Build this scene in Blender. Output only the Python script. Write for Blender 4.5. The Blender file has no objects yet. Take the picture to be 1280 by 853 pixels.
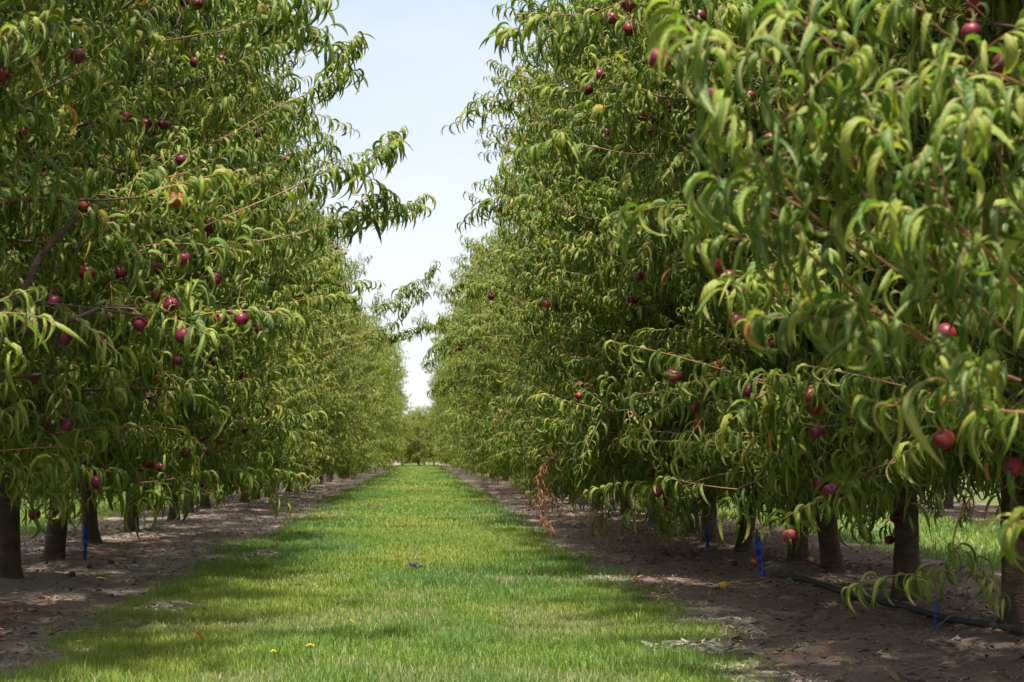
import bpy, math
import numpy as np
from math import radians, pi

SC = bpy.context.scene
COL = SC.collection
Z = np.array((0.0, 0.0, 1.0))

# ------------------------------------------------------------------ helpers
def norm(a):
    return a / np.maximum(np.linalg.norm(a, axis=-1, keepdims=True), 1e-9)

def hash2(ix, iy, seed):
    h = (ix.astype(np.int64) * 374761393 + iy.astype(np.int64) * 668265263 + seed * 974711) & 0x7fffffff
    h = ((h ^ (h >> 13)) * 1274126177) & 0x7fffffff
    h = (h ^ (h >> 16)) & 0xffff
    return h / 65535.0

def vnoise(x, y, seed=0):
    ix, iy = np.floor(x), np.floor(y)
    fx, fy = x - ix, y - iy
    fx, fy = fx * fx * (3 - 2 * fx), fy * fy * (3 - 2 * fy)
    a, b = hash2(ix, iy, seed), hash2(ix + 1, iy, seed)
    c, d = hash2(ix, iy + 1, seed), hash2(ix + 1, iy + 1, seed)
    return (a * (1 - fx) + b * fx) * (1 - fy) + (c * (1 - fx) + d * fx) * fy

def fbm(x, y, seed=0, oct=3):
    t, a, s = 0.0, 0.5, 0.0
    for i in range(oct):
        t = t + a * vnoise(x, y, seed + 17 * i)
        s += a
        a *= 0.5
        x, y = x * 2.03 + 3.1, y * 2.03 + 7.7
    return t / s

def sstep(a, b, x):
    t = np.clip((x - a) / (b - a), 0, 1)
    return t * t * (3 - 2 * t)

def build_mesh(name, V, quads=None, tris=None, mats=(), mi=None, col=None, smooth=True):
    me = bpy.data.meshes.new(name)
    V = np.asarray(V, np.float32)
    me.vertices.add(len(V))
    me.vertices.foreach_set('co', V.ravel())
    q = np.zeros((0, 4), np.int32) if quads is None else np.asarray(quads, np.int32)
    t = np.zeros((0, 3), np.int32) if tris is None else np.asarray(tris, np.int32)
    idx = np.concatenate([q.ravel(), t.ravel()])
    ls = np.concatenate([np.arange(len(q)) * 4, len(q) * 4 + np.arange(len(t)) * 3])
    me.loops.add(len(idx))
    me.loops.foreach_set('vertex_index', idx.astype(np.int32))
    me.polygons.add(len(ls))
    me.polygons.foreach_set('loop_start', ls.astype(np.int32))
    if smooth:
        me.polygons.foreach_set('use_smooth', np.ones(len(ls), bool))
    for m in mats:
        me.materials.append(m)
    if mi is not None:
        me.polygons.foreach_set('material_index', np.asarray(mi, np.int32))
    if col is not None:
        at = me.attributes.new('data', 'FLOAT_COLOR', 'POINT')
        at.data.foreach_set('color', np.asarray(col, np.float32).ravel())
    me.update(calc_edges=True)
    return me

class Geo:
    """collects vertices, quads, triangles with a material index"""
    def __init__(self):
        self.V, self.Q, self.T, self.mq, self.mt, self.C, self.n = [], [], [], [], [], [], 0
    def add(self, V, Q=None, T=None, m=0, C=None):
        V = np.asarray(V, float).reshape(-1, 3)
        self.V.append(V)
        self.C.append(np.zeros((len(V), 4)) if C is None else np.asarray(C).reshape(-1, 4))
        if Q is not None and len(Q):
            self.Q.append(np.asarray(Q) + self.n); self.mq.append(np.full(len(Q), m))
        if T is not None and len(T):
            self.T.append(np.asarray(T) + self.n); self.mt.append(np.full(len(T), m))
        self.n += len(V)
    def mesh(self, name, mats, smooth=True):
        q = np.concatenate(self.Q) if self.Q else None
        t = np.concatenate(self.T) if self.T else None
        mi = np.concatenate(self.mq + self.mt) if (self.mq or self.mt) else None
        return build_mesh(name, np.concatenate(self.V), q, t, mats, mi, np.concatenate(self.C), smooth)

def tubes(P, Rr, k=6, cap=True):
    """P (M,n,3) polylines, Rr (M,n) radii -> V, quads, tris"""
    P = np.asarray(P, float); Rr = np.asarray(Rr, float)
    M, n = P.shape[:2]
    T = np.gradient(P, axis=1)
    T = norm(T)
    mean = norm(T.mean(axis=1))
    ref = np.where(np.abs(mean[:, 2:3]) > 0.75, np.array([[1.0, 0.13, 0.0]]), np.array([[0.07, 0.1, 1.0]]))
    A = norm(np.cross(T, ref[:, None, :]))
    B = np.cross(T, A)
    ang = np.arange(k) * 2 * pi / k
    V = P[:, :, None, :] + Rr[:, :, None, None] * (A[:, :, None, :] * np.cos(ang)[None, None, :, None] + B[:, :, None, :] * np.sin(ang)[None, None, :, None])
    i = np.arange(n - 1)[:, None]; j = np.arange(k)[None, :]
    a = i * k + j; b = i * k + (j + 1) % k
    q = np.stack([a, b, b + k, a + k], -1).reshape(-1, 4)
    Q = (q[None] + (np.arange(M) * n * k)[:, None, None]).reshape(-1, 4)
    V = V.reshape(-1, 3)
    Tt = None
    if cap:
        c = P[:, -1] + T[:, -1] * Rr[:, -1:] * 0.5
        base = len(V)
        V = np.concatenate([V, c])
        jj = np.arange(k)
        last = (np.arange(M) * n * k + (n - 1) * k)[:, None]
        Tt = np.stack([last + jj[None], last + (jj[None] + 1) % k, np.broadcast_to((base + np.arange(M))[:, None], (M, k))], -1).reshape(-1, 3)
    return V, Q, Tt

def curve(pts, n):
    """smooth polyline through pts (Catmull-Rom), n samples"""
    p = np.asarray(pts, float)
    p = np.concatenate([[2 * p[0] - p[1]], p, [2 * p[-1] - p[-2]]])
    s = np.linspace(0, len(p) - 3 - 1e-6, n)
    i = s.astype(int); t = (s - i)[:, None]
    a, b, c, d = p[i], p[i + 1], p[i + 2], p[i + 3]
    return 0.5 * (2 * b + (c - a) * t + (2 * a - 5 * b + 4 * c - d) * t ** 2 + (3 * b - a - 3 * c + d) * t ** 3)

# ------------------------------------------------------------------ materials
def mat(name):
    m = bpy.data.materials.new(name); m.use_nodes = True
    nt = m.node_tree
    for n in list(nt.nodes): nt.nodes.remove(n)
    out = nt.nodes.new('ShaderNodeOutputMaterial')
    return m, nt, out

def N(nt, typ, **kw):
    n = nt.nodes.new(typ)
    for k, v in kw.items():
        if k in n.inputs.keys() if hasattr(n.inputs, 'keys') else False:
            n.inputs[k].default_value = v
        else:
            setattr(n, k, v)
    return n

def L(nt, a, b): nt.links.new(a, b)

def mixc(nt, fac, a, b, blend='MIX'):
    n = nt.nodes.new('ShaderNodeMix'); n.data_type = 'RGBA'; n.blend_type = blend
    for s, v in ((n.inputs[0], fac), (n.inputs[6], a), (n.inputs[7], b)):
        if hasattr(v, 'is_output'): nt.links.new(v, s)
        else: s.default_value = v if not isinstance(v, tuple) else (v + (1,))[:4]
    return n.outputs[2]

def ramp(nt, fac, stops):
    n = nt.nodes.new('ShaderNodeValToRGB')
    e = n.color_ramp.elements
    while len(e) < len(stops): e.new(0.5)
    for i, (p, c) in enumerate(stops):
        e[i].position = p; e[i].color = c + (1,)
    nt.links.new(fac, n.inputs[0])
    return n.outputs[0]

def math_(nt, op, a, b=None, c=None):
    n = nt.nodes.new('ShaderNodeMath'); n.operation = op
    for s, v in zip(n.inputs, (a, b, c)):
        if v is None: continue
        if hasattr(v, 'is_output'): nt.links.new(v, s)
        else: s.default_value = v
    return n.outputs[0]

def noise(nt, scale, detail=3, vec=None, rough=0.55):
    n = nt.nodes.new('ShaderNodeTexNoise')
    n.inputs['Scale'].default_value = scale; n.inputs['Detail'].default_value = detail
    n.inputs['Roughness'].default_value = rough
    if vec is not None: nt.links.new(vec, n.inputs['Vector'])
    return n.outputs['Fac']

def objcoord(nt):
    return nt.nodes.new('ShaderNodeTexCoord').outputs['Object']

def bump(nt, h, strength=0.4, dist=0.01):
    n = nt.nodes.new('ShaderNodeBump')
    n.inputs['Strength'].default_value = strength; n.inputs['Distance'].default_value = dist
    nt.links.new(h, n.inputs['Height'])
    return n.outputs['Normal']

def principled(nt, out, color, rough=0.5, spec=0.5, normal=None):
    b = nt.nodes.new('ShaderNodeBsdfPrincipled')
    for s, v in ((b.inputs['Base Color'], color), (b.inputs['Roughness'], rough), (b.inputs['Specular IOR Level'], spec)):
        if hasattr(v, 'is_output'): nt.links.new(v, s)
        else: s.default_value = v if not isinstance(v, tuple) else v + (1,)
    if normal is not None: nt.links.new(normal, b.inputs['Normal'])
    if out is not None: nt.links.new(b.outputs[0], out.inputs[0])
    return b

def leaf_material(name, top, under, rib, trans, tfac=0.3, rough=0.52):
    """data = (tint, along, across, random). two-sided leaf with paler underside and a rib"""
    m, nt, out = mat(name)
    at = N(nt, 'ShaderNodeAttribute', attribute_name='data')
    sep = nt.nodes.new('ShaderNodeSeparateColor'); L(nt, at.outputs['Color'], sep.inputs[0])
    tint, along, across = sep.outputs[0], sep.outputs[1], sep.outputs[2]
    geo = nt.nodes.new('ShaderNodeNewGeometry')
    ct = ramp(nt, tint, top)
    cu = ramp(nt, tint, under)
    c = mixc(nt, geo.outputs['Backfacing'], ct, cu)
    # side veins running forward from the rib
    ph = math_(nt, 'MULTIPLY_ADD', along, 62.0, math_(nt, 'MULTIPLY', across, -9.0))
    vein = math_(nt, 'POWER', math_(nt, 'MULTIPLY_ADD', math_(nt, 'SINE', ph), 0.5, 0.5), 4.0)
    c = mixc(nt, math_(nt, 'MULTIPLY', vein, 0.22), c, rib)
    oc = objcoord(nt)
    sp = noise(nt, 160.0, 2, oc)
    c = mixc(nt, math_(nt, 'MULTIPLY', sp, 0.30), c, mixc(nt, 1.0, c, (0.55, 0.52, 0.35), 'MULTIPLY'))
    ribf = math_(nt, 'POWER', math_(nt, 'MAXIMUM', math_(nt, 'SUBTRACT', 1.0, math_(nt, 'MULTIPLY', across, 2.1)), 0.0), 0.8)  # tan rib spread wide, so it also paints in the lit leaf arc
    c = mixc(nt, math_(nt, 'MULTIPLY', ribf, math_(nt, 'MULTIPLY_ADD', at.outputs['Alpha'], 0.60, 0.15)), c, rib)
    bp = bump(nt, math_(nt, 'ADD', math_(nt, 'SINE', ph), math_(nt, 'MULTIPLY', sp, 1.5)), 0.35, 0.0012)
    b = principled(nt, None, c, rough, 0.22, bp)
    tr = nt.nodes.new('ShaderNodeBsdfTranslucent')
    tc = ramp(nt, tint, trans)
    L(nt, tc, tr.inputs[0]); L(nt, bp, tr.inputs[1])
    mx = nt.nodes.new('ShaderNodeMixShader'); mx.inputs[0].default_value = tfac
    L(nt, b.outputs[0], mx.inputs[1]); L(nt, tr.outputs[0], mx.inputs[2])
    L(nt, mx.outputs[0], out.inputs[0])
    return m

M_LEAF = leaf_material('peach_leaf',
    [(0.0, (0.014, 0.070, 0.013)), (0.45, (0.055, 0.140, 0.010)), (0.8, (0.165, 0.225, 0.012)), (0.93, (0.17, 0.21, 0.03)), (0.985, (0.36, 0.27, 0.03)), (1.0, (0.42, 0.16, 0.03))],
    [(0.0, (0.065, 0.125, 0.030)), (0.45, (0.145, 0.205, 0.040)), (0.8, (0.235, 0.265, 0.048)), (0.93, (0.24, 0.26, 0.08)), (0.985, (0.36, 0.28, 0.06)), (1.0, (0.42, 0.18, 0.05))],
    (0.43, 0.34, 0.13),
    [(0.0, (0.07, 0.17, 0.01)), (0.45, (0.12, 0.24, 0.015)), (0.8, (0.25, 0.36, 0.02)), (0.93, (0.36, 0.44, 0.03)), (1.0, (0.5, 0.25, 0.02))], 0.34)
M_DEAD = leaf_material('withered_leaf',
    [(0.0, (0.22, 0.10, 0.05)), (1.0, (0.42, 0.20, 0.10))], [(0.0, (0.26, 0.13, 0.07)), (1.0, (0.45, 0.24, 0.13))],
    (0.35, 0.2, 0.1), [(0.0, (0.3, 0.12, 0.04)), (1.0, (0.4, 0.2, 0.08))], 0.2, 0.6)
M_FALLEN = leaf_material('fallen_yellow_leaf',
    [(0.0, (0.62, 0.38, 0.03)), (0.5, (0.58, 0.26, 0.03)), (1.0, (0.34, 0.12, 0.05))], [(0.0, (0.6, 0.4, 0.06)), (0.5, (0.55, 0.28, 0.06)), (1.0, (0.36, 0.16, 0.08))],
    (0.6, 0.42, 0.15), [(0.0, (0.7, 0.45, 0.03)), (1.0, (0.5, 0.2, 0.05))], 0.2, 0.5)

def bark(name, a, b, scale=1.0):
    m, nt, out = mat(name)
    oc = objcoord(nt)
    mp = nt.nodes.new('ShaderNodeMapping'); mp.inputs['Scale'].default_value = (1, 1, 2.2); L(nt, oc, mp.inputs[0])
    n1 = noise(nt, 9 * scale, 6, mp.outputs[0], 0.65); n2 = noise(nt, 55 * scale, 4, mp.outputs[0], 0.6)
    c = ramp(nt, n1, [(0.32, a), (0.55, tuple((x + y) / 2 for x, y in zip(a, b))), (0.72, b)])
    c = mixc(nt, math_(nt, 'MULTIPLY', n2, 0.5), c, (0.03, 0.022, 0.018))
    h = math_(nt, 'ADD', n2, math_(nt, 'MULTIPLY', n1, 1.5))
    principled(nt, out, c, 0.85, 0.25, bump(nt, h, 0.9, 0.012))
    return m

M_BARK = bark('trunk_bark', (0.050, 0.034, 0.023), (0.155, 0.105, 0.068))
M_LIMB = bark('limb_bark', (0.07, 0.045, 0.036), (0.17, 0.12, 0.09), 2.0)
m_, nt_, o_ = mat('red_twig'); principled(nt_, o_, mixc(nt_, noise(nt_, 30, 2, objcoord(nt_)), (0.22, 0.05, 0.035), (0.20, 0.15, 0.05)), 0.5, 0.4); M_TWIG = m_

def sst(nt, v, a, b):
    n = nt.nodes.new('ShaderNodeMapRange'); n.interpolation_type = 'SMOOTHSTEP'
    n.inputs[1].default_value = a; n.inputs[2].default_value = b; nt.links.new(v, n.inputs[0])
    return n.outputs[0]

def fruit_material(name, dark, mid, blush, lo, hi):
    m, nt, out = mat(name)
    oc = objcoord(nt)
    oi = nt.nodes.new('ShaderNodeObjectInfo')
    add = nt.nodes.new('ShaderNodeVectorMath'); add.operation = 'MULTIPLY_ADD'
    add.inputs[1].default_value = (1, 1, 1); L(nt, oc, add.inputs[0]); L(nt, oi.outputs['Random'], add.inputs[2])
    n1 = noise(nt, 22, 3, add.outputs[0]); n2 = noise(nt, 420, 2, oc)
    c = ramp(nt, n1, [(lo, dark), ((lo + hi) / 2, mid), (hi, blush)])
    bl = math_(nt, 'MULTIPLY', math_(nt, 'GREATER_THAN', oi.outputs['Random'], 0.74), sst(nt, noise(nt, 9, 2, add.outputs[0]), 0.48, 0.66))
    c = mixc(nt, math_(nt, 'MULTIPLY', bl, 0.55), c, (0.42, 0.10, 0.02))
    spk = math_(nt, 'GREATER_THAN', n2, 0.66)
    c = mixc(nt, math_(nt, 'MULTIPLY', spk, 0.25), c, (0.5, 0.22, 0.12))
    principled(nt, out, c, 0.42, 0.3, bump(nt, n2, 0.1, 0.001))
    return m

M_FRUIT = fruit_material('nectarine_skin', (0.045, 0.005, 0.020), (0.125, 0.008, 0.026), (0.26, 0.020, 0.028), 0.34, 0.74)
M_FRUIT_F = fruit_material('fallen_nectarine_skin', (0.40, 0.055, 0.04), (0.55, 0.16, 0.06), (0.60, 0.42, 0.08), 0.40, 0.58)

# grass: data = (patch hue, along, dry, random)
m_, nt_, o_ = mat('grass_blades')
at_ = N(nt_, 'ShaderNodeAttribute', attribute_name='data')
sp_ = nt_.nodes.new('ShaderNodeSeparateColor'); L(nt_, at_.outputs['Color'], sp_.inputs[0])
c_ = ramp(nt_, sp_.outputs[0], [(0.0, (0.055, 0.145, 0.030)), (0.4, (0.110, 0.215, 0.028)), (0.7, (0.170, 0.255, 0.026)), (1.0, (0.25, 0.29, 0.04))])
c_ = mixc(nt_, sp_.outputs[2], c_, (0.36, 0.30, 0.17))
b_ = principled(nt_, None, c_, 0.5, 0.3)
tr_ = nt_.nodes.new('ShaderNodeBsdfTranslucent'); L(nt_, mixc(nt_, 0.5, c_, (0.24, 0.38, 0.04)), tr_.inputs[0])
mx_ = nt_.nodes.new('ShaderNodeMixShader'); mx_.inputs[0].default_value = 0.38
L(nt_, b_.outputs[0], mx_.inputs[1]); L(nt_, tr_.outputs[0], mx_.inputs[2]); L(nt_, mx_.outputs[0], o_.inputs[0])
M_GRASS = m_

def plain(name, col, rough=0.6, spec=0.4, var=0.25, scale=60):
    m, nt, out = mat(name)
    n = noise(nt, scale, 4, objcoord(nt))
    c = mixc(nt, n, tuple(x * (1 - var) for x in col), tuple(min(1, x * (1 + var)) for x in col))
    principled(nt, out, c, rough, spec, bump(nt, n, 0.15, 0.002))
    return m

M_STRAW = plain('dry_straw', (0.34, 0.31, 0.23), 0.8, 0.2, 0.45, 4)
M_BLUE = plain('blue_plastic', (0.016, 0.075, 0.42), 0.45, 0.4, 0.3, 25)
M_BLACK = plain('black_plastic', (0.034, 0.036, 0.042), 0.5, 0.4, 0.4, 25)
M_CRUMB = plain('soil_crumb', (0.15, 0.115, 0.10), 0.95, 0.1, 0.5, 5)
M_WEED = plain('dry_weed_stem', (0.36, 0.26, 0.19), 0.8, 0.2, 0.35, 20)
M_YELLOW = plain('yellow_petal', (0.75, 0.50, 0.02), 0.6, 0.2, 0.15, 40)
M_WHITE = plain('white_petal', (0.75, 0.74, 0.70), 0.6, 0.2, 0.1, 40)
M_CLOD = plain('dark_clod', (0.06, 0.055, 0.06), 0.95, 0.1, 0.5, 40)

# ground: data = (turf, damp, straw cover, -)
m_, nt_, o_ = mat('orchard_ground')
at_ = N(nt_, 'ShaderNodeAttribute', attribute_name='data')
sp_ = nt_.nodes.new('ShaderNodeSeparateColor'); L(nt_, at_.outputs['Color'], sp_.inputs[0])
oc_ = objcoord(nt_)
n1_ = noise(nt_, 1.1, 6, oc_, 0.6); n2_ = noise(nt_, 26, 5, oc_, 0.65); n3_ = noise(nt_, 160, 3, oc_, 0.6)
soil_ = ramp(nt_, n1_, [(0.3, (0.16, 0.105, 0.080)), (0.52, (0.26, 0.178, 0.138)), (0.72, (0.34, 0.245, 0.190))])
soil_ = mixc(nt_, math_(nt_, 'MULTIPLY', n2_, 0.65), soil_, (0.10, 0.070, 0.056))
soil_ = mixc(nt_, sp_.outputs[2], soil_, mixc(nt_, n3_, (0.13, 0.125, 0.105), (0.33, 0.30, 0.25)))
turf_ = mixc(nt_, n2_, (0.055, 0.085, 0.022), (0.13, 0.14, 0.05))
c_ = mixc(nt_, sp_.outputs[0], soil_, turf_)
h_ = math_(nt_, 'ADD', math_(nt_, 'MULTIPLY', n2_, 1.4), math_(nt_, 'MULTIPLY', n3_, 0.6))
principled(nt_, o_, c_, 0.95, 0.12, bump(nt_, h_, 0.9, 0.03))
M_GROUND = m_

# ------------------------------------------------------------------ object helpers
def link(name, me, parent=None, loc=None):
    o = bpy.data.objects.new(name, me); COL.objects.link(o)
    if parent is not None: o.parent = parent
    if loc is not None: o.location = loc
    return o

def tag(o, label, cat, group=None):
    o['label'] = label; o['category'] = cat
    if group: o['group'] = group
    return o

# ------------------------------------------------------------------ the ground
ROW = 3.08
def turf_edge(y):
    l = -1.76 + 0.34 * (fbm(y * 0.8, y * 0 + 5, 3, 3) - 0.5) * 2 * 0.6 + 0.10 * (vnoise(y * 3.1, y * 0 + 2, 8) - 0.5)
    r = 1.46 + 0.30 * (fbm(y * 0.8, y * 0 + 9, 4, 3) - 0.5) * 2 * 0.6 + 0.10 * (vnoise(y * 3.3, y * 0 + 2, 9) - 0.5)
    return l, r

def turf_amount(x, y):
    l, r = turf_edge(y)
    k = 0.16
    jit = (fbm(x * 4, y * 2.4, 6, 3) - 0.5) * 0.42
    lane = sstep(-k, k, x - l + jit) * sstep(-k, k, r - x + jit)
    ax = np.abs(x)
    side = sstep(-k, k, ax - 4.65 + jit) * sstep(-k, k, 7.75 - ax + jit)
    far = sstep(10.6, 11.2, ax)
    return np.maximum(np.maximum(lane, side), far)

def ground_z(x, y):
    ax = np.abs(x)
    berm = 0.05 * np.exp(-((ax - ROW) / 0.75) ** 2)
    t = turf_amount(x, y)
    rough = 0.075 * (fbm(x * 2.2, y * 1.6, 21, 4) - 0.5) + 0.045 * (fbm(x * 8, y * 8, 22, 3) - 0.5)
    swell = 0.05 * (fbm(x * 0.5, y * 0.4, 23, 2) - 0.5)
    fade = sstep(0, 1, (60 - np.abs(y)) / 20)
    return (berm + rough * (1 - 0.55 * t)) * fade + swell * fade

xs = np.concatenate([[-500, -200, -90, -45, -25, -16], np.arange(-12, -5, 0.25), np.arange(-5, 5, 0.045), np.arange(5, 12.1, 0.25), [16, 25, 45, 90, 200, 500]])
yy = [-60, -30, -12, -5, 0, 2.5]
y0 = 4.0
while y0 < 130:
    yy.append(y0); y0 += max(0.045, 0.006 * y0 - 0.02)
yy += [150, 200, 300, 600]
ys = np.array(yy)
GX, GY = np.meshgrid(xs, ys)
gx, gy = GX.ravel(), GY.ravel()
gz = ground_z(gx, gy)
T_ = turf_amount(gx, gy)
straw = np.where(gx < 0, 0.62, 0.16) * sstep(0.25, 0.7, fbm(gx * 1.7, gy * 0.9, 31, 3)) + 0.55 * np.exp(-((gx - turf_edge(gy)[1] - 0.18) / 0.22) ** 2) * sstep(0.3, 0.6, fbm(gx * 1.2, gy * 0.7, 33, 2))
nx, ny = len(xs), len(ys)
i_, j_ = np.meshgrid(np.arange(nx - 1), np.arange(ny - 1))
a_ = (j_ * nx + i_).ravel()
gq = np.stack([a_, a_ + 1, a_ + 1 + nx, a_ + nx], -1)
gcol = np.stack([T_, T_ * 0, np.clip(straw, 0, 1), T_ * 0], -1)
g = link('ground', build_mesh('ground', np.stack([gx, gy, gz], -1), gq, None, [M_GROUND], None, gcol))
g['kind'] = 'structure'; g['label'] = 'orchard ground, a mown grass alley between two strips of bare brown soil'

# ------------------------------------------------------------------ grass
def scatter(n, x0, x1, y0, y1, rng):
    return rng.uniform(x0, x1, n), rng.uniform(y0, y1, n)

def blades(x, y, h, w, rng, flat=0.0, hue=None, dry=None):
    n = len(x)
    z = ground_z(x, y) - 0.004
    az = rng.uniform(0, 2 * pi, n)
    lean = rng.uniform(0.1, 0.9, n) + flat
    d = np.stack([np.cos(az), np.sin(az), np.zeros(n)], -1)
    faz = az + rng.uniform(0.6, 2.5, n)
    s = np.stack([np.cos(faz), np.sin(faz), np.zeros(n)], -1)
    P0 = np.stack([x, y, z], -1)
    up = np.array([0, 0, 1.0])
    P1 = P0 + up * (h * 0.55)[:, None] + d * (h * 0.22 * lean)[:, None]
    P2 = P0 + up * (h * (1.0 - 0.25 * np.minimum(lean, 1.6)))[:, None] + d * (h * 0.75 * lean)[:, None]
    W = s * (w * 0.5)[:, None]
    V = np.stack([P0 - W, P0 + W, P1 - W * 0.85, P1 + W * 0.85, P2], 1).reshape(-1, 3)
    b = (np.arange(n) * 5)[:, None]
    Q = b + np.array([[0, 1, 3, 2]])
    T = b + np.array([[2, 3, 4]])
    r = rng.uniform(0, 1, n)
    al = np.array([0, 0, .5, .5, 1.0])
    C = np.stack([np.repeat(hue, 5), np.tile(al, n), np.repeat(dry, 5), np.repeat(r, 5)], -1)
    return V, Q, T, C

G = Geo()
rng = np.random.RandomState(5)
def lay(n, x0, x1, y0, y1, hh, ww, alley=True):
    x, y = scatter(n, x0, x1, y0, y1, rng)
    t = turf_amount(x, y)
    tuft = fbm(x * 7, y * 5, 44, 2)
    patch = fbm(x * 0.75, y * 0.42, 41, 4)           # yellow-green and blue-green swards
    bare = fbm(x * 1.3, y * 0.9, 42, 3)
    p = t * (0.45 + 0.8 * tuft) * (0.40 + 0.60 * sstep(0.30, 0.46, bare))
    keep = rng.uniform(0, 1, n) < p
    x, y, patch, bare, tuft, t = (v[keep] for v in (x, y, patch, bare, tuft, t))
    n = len(x)
    hue = np.clip(0.57 + (patch - 0.5) * 1.9 + 0.16 * np.exp(-((x + 0.15) / 0.55) ** 2) - 0.06 + rng.normal(0, 0.17, n) + 0.0012 * (y - 10), 0, 1)
    dryp = 0.045 + 0.36 * sstep(0.42, 0.30, bare) + 0.25 * sstep(0.9, 0.4, t)
    dry = np.where(rng.uniform(0, 1, n) < dryp, rng.uniform(0.6, 1, n), rng.uniform(0, 0.15, n))
    h = hh * rng.uniform(0.45, 1.15, n) * (0.6 + 0.75 * tuft) * (1.15 - 0.45 * hue) * (0.65 + 0.35 * sstep(0.3, 0.5, bare))
    tall = rng.uniform(0, 1, n) < 0.012
    h = np.where(tall, h * 1.7, h)
    w = ww * rng.uniform(0.7, 1.3, n)
    V, Q, T, C = blades(x, y, h, w, rng, 0.0, hue, dry)
    G.add(V, Q, T, 0, C)
lay(250000, -2.4, 2.1, 5.5, 11, 0.074, 0.0032)
lay(190000, -2.4, 2.1, 11, 20, 0.076, 0.0046)
lay(110000, -2.4, 2.1, 20, 42, 0.080, 0.010)
lay(80000, -2.4, 2.1, 42, 122, 0.09, 0.020)
for sx in (-1, 1):
    a, b = (4.4, 8.0)
    lay(42000, min(sx * a, sx * b), max(sx * a, sx * b), 13, 50, 0.10, 0.013)
    lay(12000, min(sx * a, sx * b), max(sx * a, sx * b), 50, 90, 0.10, 0.03)
gr = link('grass', G.mesh('grass', [M_GRASS], False))
gr['kind'] = 'stuff'; gr['label'] = 'short green mown grass of the alleys with yellowish and dry patches'; gr['category'] = 'grass'

# dry clippings lying on the soil and along the turf edges
G = Geo()
rng = np.random.RandomState(9)
def strands(x, y, ln, w, rng, lift=0.008):
    n = len(x)
    az = rng.uniform(0, 2 * pi, n)
    d = np.stack([np.cos(az), np.sin(az), rng.normal(0, 0.12, n)], -1)
    s = np.stack([-np.sin(az), np.cos(az), np.zeros(n)], -1)
    P = np.stack([x, y, ground_z(x, y) + lift + rng.uniform(0, lift, n)], -1)
    bow = rng.normal(0, 0.15, n)[:, None] * ln[:, None] * s
    W = s * (w * .5)[:, None]; H = d * (ln * .5)[:, None]
    V = np.stack([P - H - W, P - H + W, P + bow - W, P + bow + W, P + H - W * .5, P + H + W * .5], 1).reshape(-1, 3)
    b = (np.arange(n) * 6)[:, None]
    Q = np.concatenate([b + np.array([[0, 1, 3, 2]]), b + np.array([[2, 3, 5, 4]])])
    return V, Q
for (n, x0, x1, ya, yb, pr) in ((46000, -4.4, -1.6, 6, 22, 0.9), (9000, -4.4, -1.5, 22, 50, 0.9), (22000, 1.2, 4.2, 6, 22, 0.5), (5000, 1.2, 4.2, 22, 45, 0.5), (16000, 1.25, 1.95, 5.5, 20, 0.9), (9000, -2.3, -1.55, 5.5, 25, 0.7)):
    x, y = scatter(n, x0, x1, ya, yb, rng)
    k = rng.uniform(0, 1, n) < pr * sstep(0.38, 0.62, fbm(x * 1.7, y * 0.9, 31, 3))
    x, y = x[k], y[k]
    V, Q = strands(x, y, rng.uniform(0.03, 0.10, len(x)), np.full(len(x), 0.0022 + 0.00012 * ya), rng)
    G.add(V, Q)
o = link('dry_grass_litter', G.mesh('dry_grass_litter', [M_STRAW], False))
o['kind'] = 'stuff'; o['label'] = 'dry pale grass clippings scattered over the bare soil strips'; o['category'] = 'litter'

# soil crumbs
G = Geo()
rng = np.random.RandomState(12)
n = 16000
x = np.where(rng.uniform(0, 1, n) < 0.65, rng.uniform(1.5, 4.6, n), rng.uniform(-4.6, -1.8, n)); y = 5.5 + 26 * rng.uniform(0, 1, n) ** 1.6
k = turf_amount(x, y) < 0.3
x, y = x[k], y[k]; n = len(x)
r = 0.004 + 0.016 * rng.uniform(0, 1, n) ** 3.5
oct_ = np.array([(1, 0, 0), (0, 1, 0), (-1, 0, 0), (0, -1, 0), (0, 0, 0.8), (0, 0, -0.6)], float)
V = np.stack([x, y, ground_z(x, y) + r * 0.3], -1)[:, None, :] + oct_[None] * r[:, None, None] * rng.uniform(0.6, 1.3, (n, 6, 1))
tt = np.array([(0, 1, 4), (1, 2, 4), (2, 3, 4), (3, 0, 4), (1, 0, 5), (2, 1, 5), (3, 2, 5), (0, 3, 5)])
G.add(V, None, (tt[None] + (np.arange(n) * 6)[:, None, None]).reshape(-1, 3))
o = link('soil_crumbs', G.mesh('soil_crumbs', [M_CRUMB], False))
o['kind'] = 'stuff'; o['label'] = 'small brown crumbs of soil strewn over the bare strips'; o['category'] = 'soil'

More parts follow.
